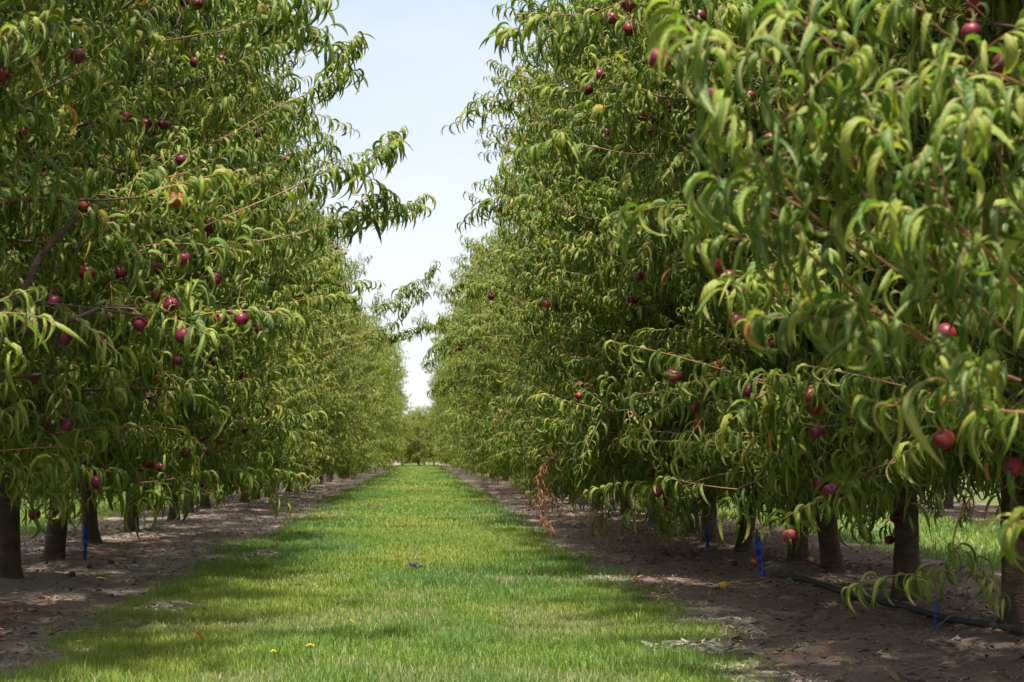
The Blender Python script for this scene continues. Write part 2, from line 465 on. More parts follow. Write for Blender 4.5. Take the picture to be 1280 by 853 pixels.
# shrivelled brown leaf bits strewn over the soil
def dead_bits(n, seed):
    r = np.random.RandomState(seed)
    x = np.where(r.uniform(0, 1, n) < 0.5, r.uniform(1.5, 4.4, n), r.uniform(-4.4, -1.8, n)); y = 5.5 + 34 * r.uniform(0, 1, n) ** 1.5
    k = turf_amount(x, y) < 0.4; x, y = x[k], y[k]; n = len(x)
    az = r.uniform(0, 2 * pi, n); d = np.stack([np.cos(az), np.sin(az), r.normal(0, .25, n)], -1); s = np.stack([-np.sin(az), np.cos(az), r.normal(0, .3, n)], -1)
    ln = r.uniform(0.012, 0.04, n)[:, None]; P = np.stack([x, y, ground_z(x, y) + 0.008 + r.uniform(0, .008, n)], -1); up = np.array([0, 0, 1.0]) * ln * r.uniform(0.05, .35, (n, 1))
    V = np.stack([P - d * ln, P - s * ln * .32 + up, P + d * ln, P + s * ln * .32 + up], 1).reshape(-1, 3)
    b = (np.arange(n) * 4)[:, None]
    return V, np.concatenate([b + np.array([[0, 1, 2]]), b + np.array([[0, 2, 3]])]), np.repeat(r.uniform(0, 1, n), 4)
V, T, c_ = dead_bits(7000, 8)
m_, nt_, o_ = mat('dead_leaf_bits')
at_ = N(nt_, 'ShaderNodeAttribute', attribute_name='data'); sp_ = nt_.nodes.new('ShaderNodeSeparateColor'); L(nt_, at_.outputs['Color'], sp_.inputs[0])
principled(nt_, o_, ramp(nt_, sp_.outputs[0], [(0.0, (0.10, 0.06, 0.035)), (0.6, (0.20, 0.12, 0.06)), (0.9, (0.30, 0.19, 0.10)), (1.0, (0.42, 0.24, 0.08))]), 0.8, 0.2)
o = link('leaf_litter', build_mesh('leaf_litter', V, None, T, [m_], None, np.stack([c_, c_, c_, c_], -1), False))
o['kind'] = 'stuff'; o['label'] = 'shrivelled brown leaf bits strewn over the bare soil'; o['category'] = 'litter'

# ------------------------------------------------------------------ leaves
def leaf_geo(P, O, th0, bend, Ln, Wd, roll, twist, curl, fold, tint, S, rnd, crinkle=0.0):
    n = len(P)
    s = np.linspace(0, 1, S + 1)
    U = np.broadcast_to(Z, (n, 3))
    Bn = np.cross(O, U)
    # bending concentrated in the first two thirds, like a sickle
    prof = s + 0.17 * np.sin(pi * s)
    th = th0[:, None] - bend[:, None] * prof[None]
    T = np.cos(th)[..., None] * O[:, None] + np.sin(th)[..., None] * U[:, None]
    step = (Ln / S)[:, None, None]
    mid = P[:, None] + np.concatenate([np.zeros((n, 1, 3)), np.cumsum(0.5 * (T[:, 1:] + T[:, :-1]) * step, 1)], 1)
    mid = mid + Bn[:, None] * (curl[:, None] * s[None] ** 2 * Ln[:, None])[..., None]
    Nn = np.cross(Bn[:, None], T)
    rr = roll[:, None] + twist[:, None] * s[None]
    B2 = np.cos(rr)[..., None] * Bn[:, None] + np.sin(rr)[..., None] * Nn
    N2 = np.cross(B2, T)
    w = np.clip(np.sin(pi * np.clip(s, 0, 1) ** 0.82), 0, 1) ** 0.8
    w = np.maximum(w * sstep(0.0, 0.16, s), 0.035)
    w[-1] = 0.012
    hw = 0.5 * Wd[:, None] * w[None]
    f = fold[:, None] + 0 * s[None]
    cw = crinkle * np.sin(s[None] * 27 + rnd[:, None] * 40) * Wd[:, None] * w[None]
    cw2 = crinkle * np.sin(s[None] * 31 + rnd[:, None] * 77) * Wd[:, None] * w[None]
    Lf = mid - B2 * (hw * np.cos(f))[..., None] + N2 * (hw * np.sin(f) + cw)[..., None]
    Rt = mid + B2 * (hw * np.cos(f))[..., None] + N2 * (hw * np.sin(f) + cw2)[..., None]
    V = np.stack([Lf, mid, Rt], 2).reshape(-1, 3)
    i = np.arange(S)[:, None] * 3
    q1 = i + np.array([[0, 1, 4, 3]]); q2 = i + np.array([[1, 2, 5, 4]])
    q = np.concatenate([q1, q2])
    Q = (q[None] + (np.arange(n) * (S + 1) * 3)[:, None, None]).reshape(-1, 4)
    C = np.zeros((n, S + 1, 3, 4))
    C[..., 0] = tint[:, None, None]; C[..., 1] = s[None, :, None]
    C[..., 2] = np.array([1, 0, 1.0])[None, None]; C[..., 3] = rnd[:, None, None]
    return V, Q, C.reshape(-1, 4)

def shoot_leaves(P, D, Ls, droop, spacing, S, rng, scale=1.0, crinkle=0.0, tipbias=0.0, hang=1.0, tintshift=0.0):
    """leaves along shoots. P base, D direction, Ls length, droop -> Geo arrays"""
    M = len(P)
    cnt = np.maximum(4, (Ls / spacing).astype(int))
    idx = np.repeat(np.arange(M), cnt)
    start = np.concatenate([[0], np.cumsum(cnt)[:-1]])
    loc = np.arange(len(idx)) - start[idx]
    t = np.clip((loc + 0.6) / cnt[idx] + rng.normal(0, 0.012, len(idx)), 0.03, 1.0)
    return idx, t, loc

def leaf_params(pos, tan, loc, t, rng, scale, S, crinkle, hang, tintshift, phase):
    n = len(pos)
    a = loc * 2.39996 + phase
    ref = np.where(np.abs(tan[:, 2:3]) > 0.9, np.array([[1.0, 0, 0]]), np.array([[0, 0, 1.0]]))
    e1 = norm(np.cross(tan, ref)); e2 = np.cross(tan, e1)
    rad = e1 * np.cos(a)[:, None] + e2 * np.sin(a)[:, None]
    al = radians(66) - radians(26) * t + rng.normal(0, 0.14, n)
    d = norm(tan * np.cos(al)[:, None] + rad * np.sin(al)[:, None])
    O = d.copy(); O[:, 2] = 0
    O = norm(O + rng.normal(0, 0.10, (n, 3)) * np.array([1, 1, 0]))
    th0 = np.clip(np.arcsin(np.clip(d[:, 2], -1, 1)) * 0.7 + rng.normal(0.34, 0.28, n) + 0.32 * t, -0.35, 1.35)
    endang = rng.normal(-2.5, 0.60, n) * hang
    bend = th0 - endang
    bend = np.clip(bend, 0.7, 4.2)
    Ln = scale * rng.normal(0.157, 0.028, n) * (1 - 0.35 * np.clip((t - 0.8) / 0.2, 0, 1)) * (0.8 + 0.2 * np.clip(t / 0.25, 0, 1))
    Wd = Ln * rng.normal(0.180, 0.03, n)
    roll = rng.normal(0, 0.5, n); twist = rng.normal(0, 0.9, n); curl = rng.normal(0, 0.16, n)
    fold = -np.clip(rng.normal(1.08, 0.28, n), 0.1, 1.45)
    fold = np.where(rng.uniform(0, 1, n) < 0.3, -fold * 0.9, fold)
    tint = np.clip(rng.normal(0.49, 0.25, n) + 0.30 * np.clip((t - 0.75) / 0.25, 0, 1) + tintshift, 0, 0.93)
    sick = rng.uniform(0, 1, n)
    tint = np.where(sick < 0.010, rng.uniform(0.94, 1.0, n), tint)
    return leaf_geo(pos, O, th0, bend, Ln, Wd, roll, twist, curl, fold, tint, S, sick, crinkle)

def long_shoot(name, pts, nl, seed, scale=1.0, S=12, radius=0.0038, leafmat=None, tintshift=0.0, bare=0.0, hang=1.0, sides=2, s0=0.35):
    """one leafy shoot: red twig and its leaves, points in the tree's own space"""
    r = np.random.RandomState(seed)
    n = 24
    c = curve(pts, n)
    wv = np.linspace(0, 1, n)[:, None]
    c = c + wv ** 0.5 * 0.022 * (np.sin(wv * 9 + r.uniform(0, 6, 3)) + 0.6 * np.sin(wv * 21 + r.uniform(0, 6, 3)))
    g = Geo()
    rad = np.linspace(radius, radius * 0.35, n)
    V, Q, T = tubes(c[None], rad[None], 8)
    g.add(V, Q, T, 0)
    t = np.linspace(bare + 0.02, 1.0, nl)
    t = np.clip(t + r.normal(0, 0.01, nl), 0.01, 1)
    f = t * (n - 1); i = np.minimum(f.astype(int), n - 2); u = (f - i)[:, None]
    pos = c[i] * (1 - u) + c[i + 1] * u
    tan = norm(c[i + 1] - c[i])
    V, Q, C = leaf_params(pos, tan, np.arange(nl), (t - bare) / (1 - bare), r, scale, S, 0.035, hang, tintshift, r.uniform(0, 6))
    g.add(V, Q, None, 1, C)
    for k in range(sides):
        f0 = s0 + (0.85 - s0) * k / max(1, sides - 1) + r.uniform(-.04, .04)
        i0 = min(int(f0 * (n - 1)), n - 2)
        tn = norm(c[i0 + 1] - c[i0]); sd_ = norm(np.cross(tn, Z)) * (1 if k % 2 else -1)
        d = norm(tn * 0.8 + sd_ * r.uniform(0.4, 0.9) + Z * r.uniform(-0.1, 0.6))
        ll = r.uniform(0.18, 0.34) * scale
        u = np.linspace(0, 1, 8)[:, None]
        cc = c[i0] + d * ll * u - Z * ll * 0.3 * u ** 2
        V, Q, T = tubes(cc[None], np.linspace(radius * .6, radius * 0.3, 8)[None], 6)
        g.add(V, Q, T, 0)
        m = int(ll / 0.017); t = np.linspace(0.08, 1, m); f = t * 7; i = np.minimum(f.astype(int), 6); u = (f - i)[:, None]
        V, Q, C = leaf_params(cc[i] * (1 - u) + cc[i + 1] * u, norm(cc[i + 1] - cc[i]), np.arange(m), t, r, scale, S, 0.035, hang, tintshift, r.uniform(0, 6))
        g.add(V, Q, None, 1, C)
    return g.mesh(name, [M_TWIG, leafmat or M_LEAF])

# ------------------------------------------------------------------ one nectarine
def nectarine_mesh(material, k=18, m=12):
    v, R_ = [], 0.034
    for i in range(m + 1):
        ph = pi * i / m
        for j in range(k):
            th = 2 * pi * j / k
            r = R_ * (1 - 0.30 * math.exp(-(ph / 0.34) ** 2))
            dth = min(th, 2 * pi - th)
            r *= 1 - 0.075 * math.exp(-(dth / 0.24) ** 2) * math.sin(ph) ** 0.6
            v.append((r * math.sin(ph) * math.cos(th) * 1.02, r * math.sin(ph) * math.sin(th), r * math.cos(ph) * 0.97))
    q = [(i * k + j, (i + 1) * k + j, (i + 1) * k + (j + 1) % k, i * k + (j + 1) % k) for i in range(m) for j in range(k)]
    g = Geo(); g.add(v, q, None, 0)
    st = np.array([[(0, 0, 0.018), (0.001, 0, 0.03), (0.003, 0.001, 0.043)]])
    V, Q, T = tubes(st, np.array([[0.003, 0.0022, 0.003]]), 6)
    g.add(V, Q, T, 1)
    return g.mesh('nectarine', [material, M_TWIG])
FRUIT = nectarine_mesh(M_FRUIT)
FRUIT_F = nectarine_mesh(M_FRUIT_F)
FRUIT_LOW = nectarine_mesh(M_FRUIT, 10, 7)

# ------------------------------------------------------------------ tree prototypes
def envelope(z):
    zz = [0.35, 0.7, 1.2, 2.0, 3.4, 4.4, 4.9, 5.3]
    rr = [0.62, 0.80, 0.95, 1.0, 1.02, 0.98, 0.88, 0.55]
    return np.interp(z, zz, rr)

def make_proto(seed, S, n2, spacing, scale, shoots_per_m, tw_k, fruits, rx=1.84, ry=1.6, cut=0.27, low=1.0, tsh=0.0):
    r = np.random.RandomState(seed)
    P = {}
    # trunk
    lean = r.normal(0, 0.05, 2)
    n = 12
    t = np.linspace(0, 1, n)
    pts = np.stack([lean[0] * t + 0.02 * np.sin(4 * t + seed), lean[1] * t + 0.02 * np.cos(5 * t), -0.12 + 1.0 * t], -1)
    rad = 0.071 + 0.034 * np.exp(-((t - 0.05) / 0.12) ** 2) + 0.018 * sstep(0.75, 1, t)
    V, Q, T = tubes(pts[None], rad[None], 18)
    ax = np.repeat(pts, 18, 0)
    an = np.tile(np.arange(18) * 2 * pi / 18, n)
    kk = 1 + 0.09 * np.sin(an * 3 + seed + ax[:, 2] * 2) + 0.05 * np.sin(an * 7 + ax[:, 2] * 9) + 0.05 * r.normal(0, 1, len(an)) * 0.6
    V[:n * 18] = ax + (V[:n * 18] - ax) * kk[:, None]
    g = Geo(); g.add(V, Q, T)
    P['trunk'] = g.mesh('trunk', [M_BARK])
    top = pts[-1]
    # scaffold limbs
    nl = 5
    azs = np.arange(nl) * 2 * pi / nl + r.uniform(0, 6) + r.normal(0, 0.15, nl)
    limbs, lg = [], []
    for k in range(nl):
        d = np.array([math.cos(azs[k]) * 1.05, math.sin(azs[k]) * 0.9, 0])
        reach = r.uniform(0.75, 1.0)
        h = r.uniform(4.1, 4.8)
        c = curve([top + (0, 0, -0.18), top + d * 0.22 * reach + (0, 0, 0.18), top + d * 0.62 * reach + (0, 0, 0.95) + r.normal(0, .05, 3),
                   top + d * 0.95 * reach + (0, 0, 2.2) + r.normal(0, .08, 3), top + d * 1.12 * reach + (0, 0, h - 0.9) + r.normal(0, .08, 3)], 26)
        g = Geo()
        V, Q, T = tubes(c[None], np.linspace(0.052, 0.010, 26)[None], 10)
        g.add(V, Q, T)
        limbs.append(c); lg.append(g)
    # secondary branches fill the crown out to its envelope
    phi = (np.arange(n2) * 2.39996 + r.uniform(0, 6) + r.normal(0, 0.25, n2)) % (2 * pi)
    z0_ = max(0.42, cut + 0.12); zt = z0_ + (5.21 - z0_) * ((np.arange(n2) + r.uniform(0, 1, n2)) / n2) ** 0.92
    r.shuffle(zt)
    sec = []
    for i in range(n2):
        k = int(np.argmin(np.abs((azs - phi[i] + pi) % (2 * pi) - pi)))
        c = limbs[k]
        zs = np.clip(zt[i] - r.uniform(0.1, 1.3), 0.85, c[-1, 2] - 0.05)
        j = int(np.argmin(np.abs(c[:, 2] - zs)))
        s0 = c[j]
        e = (envelope(zt[i]) if low == 1.0 else max(envelope(zt[i]), low * min(1.0, 1.25 - 0.08 * zt[i]))) * (r.uniform(0.80, 1.04) + (0.22 if r.uniform() < 0.08 else 0)) * (0.80 + 0.36 * float(vnoise(np.array([3 + math.cos(phi[i]) * 1.6 + seed]), np.array([zt[i] * 1.3 + math.sin(phi[i]) * 1.6]), 5)[0]))
        E = np.array([rx * e * math.cos(phi[i]), ry * e * math.sin(phi[i]), zt[i]])
        midp = (s0 + E) / 2 + (0, 0, r.uniform(0.08, 0.32)) + r.normal(0, 0.07, 3)
        cc = curve([s0, midp, E], 12)
        sec.append(cc)
        V, Q, T = tubes(cc[None], np.linspace(0.013, 0.0045, 12)[None], 6)
        lg[k].add(V, Q, T)
    P['limbs'] = [g.mesh('limb', [M_LIMB]) for g in lg]
    # fruiting shoots along them
    sp, sd, sl = [], [], []
    for cc in sec + [c[10:] for c in limbs]:
        seg = np.linalg.norm(np.diff(cc, axis=0), axis=1); tot = seg.sum()
        m = max(4, int(tot * shoots_per_m))
        tt = np.concatenate([r.uniform(0.22, 1.0, m), [1.0, 1.0, 0.97]])
        f = tt * (len(cc) - 1); i0 = np.minimum(f.astype(int), len(cc) - 2); u = (f - i0)[:, None]
        p = cc[i0] * (1 - u) + cc[i0 + 1] * u
        tn = norm(cc[i0 + 1] - cc[i0])
        rnd = norm(r.normal(0, 1, (len(tt), 3)))
        out = p * np.array([1, 1, 0]); out = norm(out + 1e-6)
        d = norm(tn * 0.35 + rnd * 1.0 + out * 0.35 + np.array([0, 0, 0.55]) * sstep(0.7, 1.8, p[:, 2:3]))
        d[-3] = norm(tn[-3] + (0, 0, 0.5) + out[-3] * 0.4)
        sp.append(p); sd.append(d)
        ll = r.uniform(0.18, 0.55, len(tt)); ll[-3] = r.uniform(0.35, 0.62)
        sl.append(ll)
    sp, sd, sl = np.concatenate(sp), np.concatenate(sd), np.concatenate(sl)
    M = len(sp)
    drp = r.uniform(-0.1, 0.40, M)
    u = np.linspace(0, 1, 6)
    pts = sp[:, None] + sd[:, None] * (u[None, :, None] * sl[:, None, None]) - Z * (u[None, :, None] ** 2 * (sl * drp)[:, None, None])
    g = Geo()
    if tw_k:
        kt = np.minimum(pts[:, 0, 2], pts[:, -1, 2]) > cut + 0.25
        V, Q, T = tubes(pts[kt], np.broadcast_to(np.linspace(0.0034, 0.0014, 6), (int(kt.sum()), 6)), tw_k, False)
        g.add(V, Q, T, 0)
    cnt = np.maximum(4, (sl / spacing).astype(int))
    idx = np.repeat(np.arange(M), cnt)
    start = np.concatenate([[0], np.cumsum(cnt)[:-1]])
    loc = np.arange(len(idx)) - start[idx]
    t = np.clip((loc + 0.7) / cnt[idx] + r.normal(0, 0.012, len(idx)), 0.03, 1.0)
    pos = sp[idx] + sd[idx] * (t * sl[idx])[:, None] - Z * (t ** 2 * sl[idx] * drp[idx])[:, None]
    tan = norm(sd[idx] - Z * (2 * t * drp[idx])[:, None])
    keep = pos[:, 2] > cut + (0.45 * r.uniform(0, 1, M) ** 1.5)[idx]
    shade = r.normal(0, 0.11, M)[idx]
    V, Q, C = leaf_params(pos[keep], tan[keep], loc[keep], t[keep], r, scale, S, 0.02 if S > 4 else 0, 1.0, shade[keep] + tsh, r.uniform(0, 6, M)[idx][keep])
    g.add(V, Q, None, 1, C)
    P['crown'] = g.mesh('crown', [M_TWIG, M_LEAF])
    P['nleaf'] = int(keep.sum())
    fr = []
    for i in r.permutation(n2)[:fruits]:
        cc = sec[i]
        p = cc[r.randint(9, 12)] + r.normal(0, 0.03, 3)
        if p[2] > cut + 0.3: fr.append(p - (0, 0, 0.06))
    P['fruit'] = fr
    return P

NEAR = [make_proto(101 + i, 6, 122, 0.022, 1.04, 9.0, 4, 10, cut=0.42 if i < 2 else 0.20) for i in range(4)]
HIGH = [make_proto(151 + i, 6, 122, 0.022, 1.02, 9.0, 4, 3, cut=0.60) for i in range(2)]   # trees with a higher hem
MID = [make_proto(201 + i, 3, 108, 0.027, 1.24, 8.0, 3, 20, cut=0.20, tsh=0.07) for i in range(3)]  # tsh: leaves coloured yellower in place of warm sunlight on distant trees
FAR = [make_proto(301 + i, 2, 104, 0.036, 1.65, 6.5, 0, 14, cut=0.06, low=1.0001, tsh=0.16) for i in range(2)]  # stronger tsh, sun warmth put into the leaf colour

END = [make_proto(401, 2, 170, 0.034, 1.9, 7.0, 0, 0, cut=0.0, low=1.05, tsh=0.32)]  # strongest tsh, the sunlit yellow of the far end painted into the leaves
ORD = ['first', 'second', 'third', 'fourth', 'fifth', 'sixth', 'seventh', 'eighth', 'ninth', 'tenth', 'eleventh', 'twelfth', 'thirteenth', 'fourteenth',
       'fifteenth', 'sixteenth', 'seventeenth', 'eighteenth', 'nineteenth']
TENS = {20: ('twentieth', 'twenty'), 30: ('thirtieth', 'thirty'), 40: ('fortieth', 'forty'), 50: ('fiftieth', 'fifty')}
def ordinal(n):
    if n <= 19: return ORD[n - 1]
    t = n // 10 * 10
    return TENS[t][0] if n == t else TENS[t][1] + '-' + ORD[n - t - 1]

TREES = []
def tree(x, y, rz, sc, protos, label, group, rng, nfruit=99, fm=FRUIT):
    P = protos[rng.randint(len(protos))]
    root = bpy.data.objects.new('nectarine_tree', None); COL.objects.link(root)
    root.location = (x, y, float(ground_z(np.array([x]), np.array([y]))[0]) + 0.0)
    root.rotation_euler = (0, 0, rz); root.scale = (sc, sc, sc)
    root.empty_display_size = 0.3
    tag(root, label, 'tree', group)
    link('trunk', P['trunk'], root)
    for m in P['limbs']: link('limb', m, root)
    link('crown', P['crown'], root)
    for p in P['fruit'][:nfruit]:
        f = link('nectarine', fm, root, p)
        s = rng.uniform(0.88, 1.12) / sc
        f.scale = (s, s, s); f.rotation_euler = (rng.normal(0, 0.3), rng.normal(0, 0.3), rng.uniform(0, 6.3))
    TREES.append((root, x, y, rz, sc))
    return root

def to_local(root, p):
    x, y, z = root.location
    c, s = math.cos(-root.rotation_euler[2]), math.sin(-root.rotation_euler[2])
    p = np.asarray(p, float) - (x, y, z)
    q = np.stack([p[..., 0] * c - p[..., 1] * s, p[..., 0] * s + p[..., 1] * c, p[..., 2]], -1)
    return q / root.scale[0]

LEFT = [(-3.1, 6.7), (-3.1, 9.0), (-3.0, 11.5), (-3.14, 13.5), (-3.3, 16.3), (-3.45, 19.0), (-3.38, 22.0), (-3.45, 24.9), (-3.4, 26.9), (-3.2, 29.2), (-3.15, 31.0), (-3.1, 33.2), (-2.95, 35.4)]
RIGHT = [(3.45, 4.7), (3.25, 6.5), (3.12, 8.47), (3.06, 9.95), (3.16, 12.2), (3.14, 13.4), (3.0, 14.9), (3.05, 16.7), (3.1, 18.4), (3.0, 20.6), (3.0, 23.2), (3.0, 26.0), (2.8, 28.6), (2.85, 31), (2.85, 33.3), (2.85, 35.6)]
rng = np.random.RandomState(77)
yv = 37.7
while yv < 116:
    LEFT.append((-3.05 + rng.normal(0, .06), yv)); RIGHT.append((2.95 + rng.normal(0, .06), yv + 0.2)); yv += 2.35
LT, RT = [], []
for side, lst, keep in (('opposite the black hose', LEFT, LT), ('along the black hose', RIGHT, RT)):
    for i, (x, y) in enumerate(lst):
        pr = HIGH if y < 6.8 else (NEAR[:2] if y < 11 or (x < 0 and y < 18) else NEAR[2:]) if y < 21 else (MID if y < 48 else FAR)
        rz = rng.choice([0, pi]) + rng.normal(0, 0.35)
        lab = f'leafy nectarine tree, {ordinal(i + 1)} from the near end of the row {side}'
        keep.append(tree(x + (rng.normal(0, 0.16) if y > 24 else 0), y, rz, (rng.uniform(1.06, 1.14) if x < 0 else rng.uniform(0.97, 1.08)) if y < 24 else rng.uniform(0.86, 1.12), pr, lab, 'nectarine trees in the row ' + side, rng,
                         99 if y < 30 else (10 if y < 60 else 4), FRUIT if y < 30 else FRUIT_LOW))
# trees closing the far end of the alley
ENDS = [(-2.6, 112, 0.85, 'tree closing the far end of the alley, on the side opposite the hose'), (-1.3, 116, 0.72, 'low tree closing the far end of the alley, just off its middle'),
        (-0.1, 111.5, 0.60, 'smallest tree closing the far end of the alley, in its middle'), (1.0, 116, 0.75, 'low tree closing the far end of the alley, toward the hose side'),
        (2.2, 112, 0.85, 'tree closing the far end of the alley, on the hose side'), (0.3, 121, 0.85, 'taller tree behind those closing the end of the alley')]
for i, (x, y, s, lab) in enumerate(ENDS):
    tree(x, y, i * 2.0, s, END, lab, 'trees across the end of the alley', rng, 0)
# the next rows, seen in slivers under the crowns
for sx, nm, ys_ in ((-1, 'opposite the black hose', np.arange(30, 76, 2.6)), (1, 'along the black hose', np.arange(20, 58, 2.6))):
    for i, y in enumerate(ys_):
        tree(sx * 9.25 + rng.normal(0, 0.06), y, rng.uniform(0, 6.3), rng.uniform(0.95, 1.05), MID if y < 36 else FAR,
             f'{ordinal(i + 1)} tree glimpsed in the next row behind the row {nm}', 'trees of the next row behind the row ' + nm, rng, 2, FRUIT_LOW)

# long leafy shoots that reach out of the crowns (own pieces of their tree); points in metres in the orchard
def add_shoot(root, pts, nl, seed, **kw):
    name = kw.pop('name', 'long_shoot')
    o = link(name, long_shoot(name, to_local(root, pts), nl, seed, **kw), root)
    return o
R0, R1 = RT[0], RT[1]
SH = [
 (R0, [(1.35, 3.95, 1.2), (0.84, 3.55, 1.42), (0.66, 3.32, 1.66), (0.565, 3.25, 1.84)], 22, dict(scale=1.0, bare=0.0, sides=4, s0=0.08)),
 (R0, [(1.3, 3.9, 1.3), (0.86, 3.5, 1.5), (0.735, 3.34, 1.70), (0.70, 3.28, 1.82)], 16, dict(scale=0.98, bare=0.0, sides=4, s0=0.08)),
 (R0, [(1.75, 3.9, 1.75), (1.32, 3.6, 1.80), (1.18, 3.5, 1.86), (0.99, 3.4, 1.93)], 18, dict(scale=1.0, bare=0.0, sides=4, s0=0.08)),
 (R0, [(1.5, 3.9, 1.5), (0.98, 3.5, 1.62), (0.92, 3.42, 1.75), (0.87, 3.4, 1.87)], 20, dict(scale=1.05, bare=0.0, sides=4, s0=0.08)),
 (R0, [(1.5, 3.6, 1.2), (1.12, 3.25, 1.40), (1.06, 3.2, 1.52), (1.05, 3.18, 1.645)], 20, dict(scale=1.02, bare=0.0, sides=4, s0=0.08)),
 (R0, [(1.6, 3.6, 1.3), (1.25, 3.3, 1.45), (1.19, 3.25, 1.6), (1.18, 3.22, 1.69)], 18, dict(scale=1.05, bare=0.0, sides=4, s0=0.08)),
 (R0, [(1.4, 3.8, 1.25), (1.02, 3.55, 1.50), (0.96, 3.5, 1.62), (0.94, 3.46, 1.72)], 18, dict(scale=1.0, bare=0.0, sides=4, s0=0.08)),
 (R0, [(1.5, 4.0, 1.15), (1.06, 3.7, 1.28), (0.99, 3.65, 1.285), (0.90, 3.6, 1.25)], 16, dict(scale=0.95, bare=0.0, sides=4, s0=0.08)),
 (R0, [(1.6, 3.8, 1.02), (1.25, 3.6, 1.10), (1.12, 3.52, 1.11), (1.0, 3.5, 1.095)], 14, dict(scale=1.0, sides=1, bare=0.08)),
 (R0, [(1.75, 3.8, 0.95), (1.52, 3.7, 0.86), (1.40, 3.64, 0.835), (1.30, 3.58, 0.81)], 12, dict(scale=1.0, sides=0, bare=0.3, tintshift=0.25)),
 (RT[1], [(2.10, 6.1, 0.80), (1.98, 5.95, 0.62), (1.90, 5.85, 0.54), (1.80, 5.8, 0.49)], 14, dict(scale=0.9, bare=0.3, sides=2)),
 (RT[1], [(2.1, 6.9, 0.95), (1.85, 6.8, 0.86), (1.76, 6.75, 0.80), (1.70, 6.6, 0.77)], 26, dict(scale=1.0, bare=0.05)),
 (RT[1], [(1.5, 5.6, 1.6), (1.1, 5.1, 1.75), (0.95, 5.0, 1.76), (0.80, 4.95, 1.72)], 24, dict(scale=1.0, bare=0.05)),
 (RT[1], [(1.5, 5.2, 1.4), (1.15, 4.8, 1.5), (1.0, 4.7, 1.50), (0.93, 4.6, 1.44)], 22, dict(scale=1.0, bare=0.05)),
 (RT[1], [(1.3, 6.6, 3.0), (0.75, 6.9, 2.86), (0.55, 7.0, 2.80), (0.36, 7.0, 2.80)], 26, dict(scale=1.0, bare=0.05)),
 (RT[2], [(1.2, 8.2, 2.5), (0.8, 8.1, 2.52), (0.66, 8.0, 2.52), (0.50, 8.0, 2.46)], 22, dict(scale=1.0, bare=0.05)),
 (RT[4], [(1.2, 12, 2.7), (0.8, 12, 2.8), (0.6, 12, 2.84), (0.43, 12, 2.78)], 24, dict(S=6, bare=0.05)),
 (RT[6], [(1.2, 15, 2.3), (0.8, 15, 2.45), (0.55, 15, 2.56), (0.36, 15, 2.56)], 26, dict(S=6, bare=0.04)),
 (RT[10], [(1.4, 22.2, 2.6), (0.75, 22, 2.55), (0.35, 22, 2.35), (0.05, 22, 2.2)], 40, dict(S=5, bare=0.04)),
 (RT[10], [(1.4, 22.5, 2.3), (0.8, 22.2, 2.2), (0.45, 22.2, 2.0), (0.12, 22.2, 1.85)], 40, dict(S=5, bare=0.04)),
 (RT[10], [(1.3, 22.6, 2.9), (0.8, 22.4, 2.9), (0.45, 22.4, 2.9), (0.2, 22.4, 2.75)], 36, dict(S=5, bare=0.04)),
 (RT[10], [(1.3, 22.1, 2.4), (0.7, 22, 2.5), (0.35, 22, 2.5), (0.12, 22, 2.35)], 40, dict(S=5, bare=0.05, sides=4)),
 (RT[10], [(1.3, 22.3, 2.75), (0.8, 22.1, 2.7), (0.5, 22, 2.62), (0.3, 22, 2.45)], 40, dict(S=5, bare=0.05, sides=4)),
 (RT[10], [(1.3, 22.6, 2.1), (0.85, 22.4, 2.05), (0.55, 22.2, 1.95), (0.3, 22.2, 1.8)], 40, dict(S=5, bare=0.05, sides=4)),
 (RT[9], [(1.3, 20.3, 2.9), (0.9, 20.2, 3.0), (0.7, 20.2, 3.0), (0.5, 20.2, 2.9)], 36, dict(S=5, bare=0.05, sides=4)),
 (LT[0], [(-1.3, 7.4, 1.9), (-0.6, 7.5, 2.2), (-0.3, 7.5, 2.33), (-0.07, 7.5, 2.48)], 36, dict(scale=0.95, bare=0.0, sides=5, s0=0.3)),
 (LT[0], [(-1.3, 7.5, 1.8), (-0.65, 7.6, 2.0), (-0.35, 7.6, 2.1), (-0.16, 7.6, 2.2)], 30, dict(scale=0.9, bare=0.0, sides=5, s0=0.3)),
 (LT[1], [(-1.2, 9.0, 2.7), (-0.7, 9.0, 2.95), (-0.5, 9.0, 3.1), (-0.40, 9.0, 3.26)], 32, dict(scale=1.0, bare=0.0, sides=5, s0=0.3)),
 (LT[0], [(-1.2, 7.5, 2.9), (-0.85, 7.5, 2.97), (-0.65, 7.5, 3.0), (-0.46, 7.5, 2.97)], 24, dict(scale=1.05, bare=0.0, sides=5, s0=0.3)),
 (LT[3], [(-1.2, 13, 2.7), (-0.55, 13, 2.86), (-0.25, 13, 2.95), (0.03, 13, 2.96)], 34, dict(S=6, bare=0.0, sides=5, s0=0.3)),
 (LT[5], [(-1.2, 19.7, 2.3), (-0.35, 20, 2.6), (0.0, 20, 3.0), (0.22, 20, 3.42)], 50, dict(S=5, bare=0.0, sides=5, s0=0.3)),
 (LT[5], [(-1.2, 19.8, 2.2), (-0.5, 20, 2.4), (-0.15, 20, 2.5), (0.12, 20, 2.55)], 44, dict(S=5, bare=0.0, sides=5, s0=0.3)),
 (LT[5], [(-1.2, 19.6, 2.5), (-0.5, 19.8, 2.75), (-0.2, 19.8, 2.95), (-0.12, 19.8, 3.1)], 40, dict(S=5, bare=0.0, sides=5, s0=0.3)),
]
for i, (root, pts, nl, kw) in enumerate(SH):
    add_shoot(root, pts, int(nl * 1.5), 500 + i, **kw)
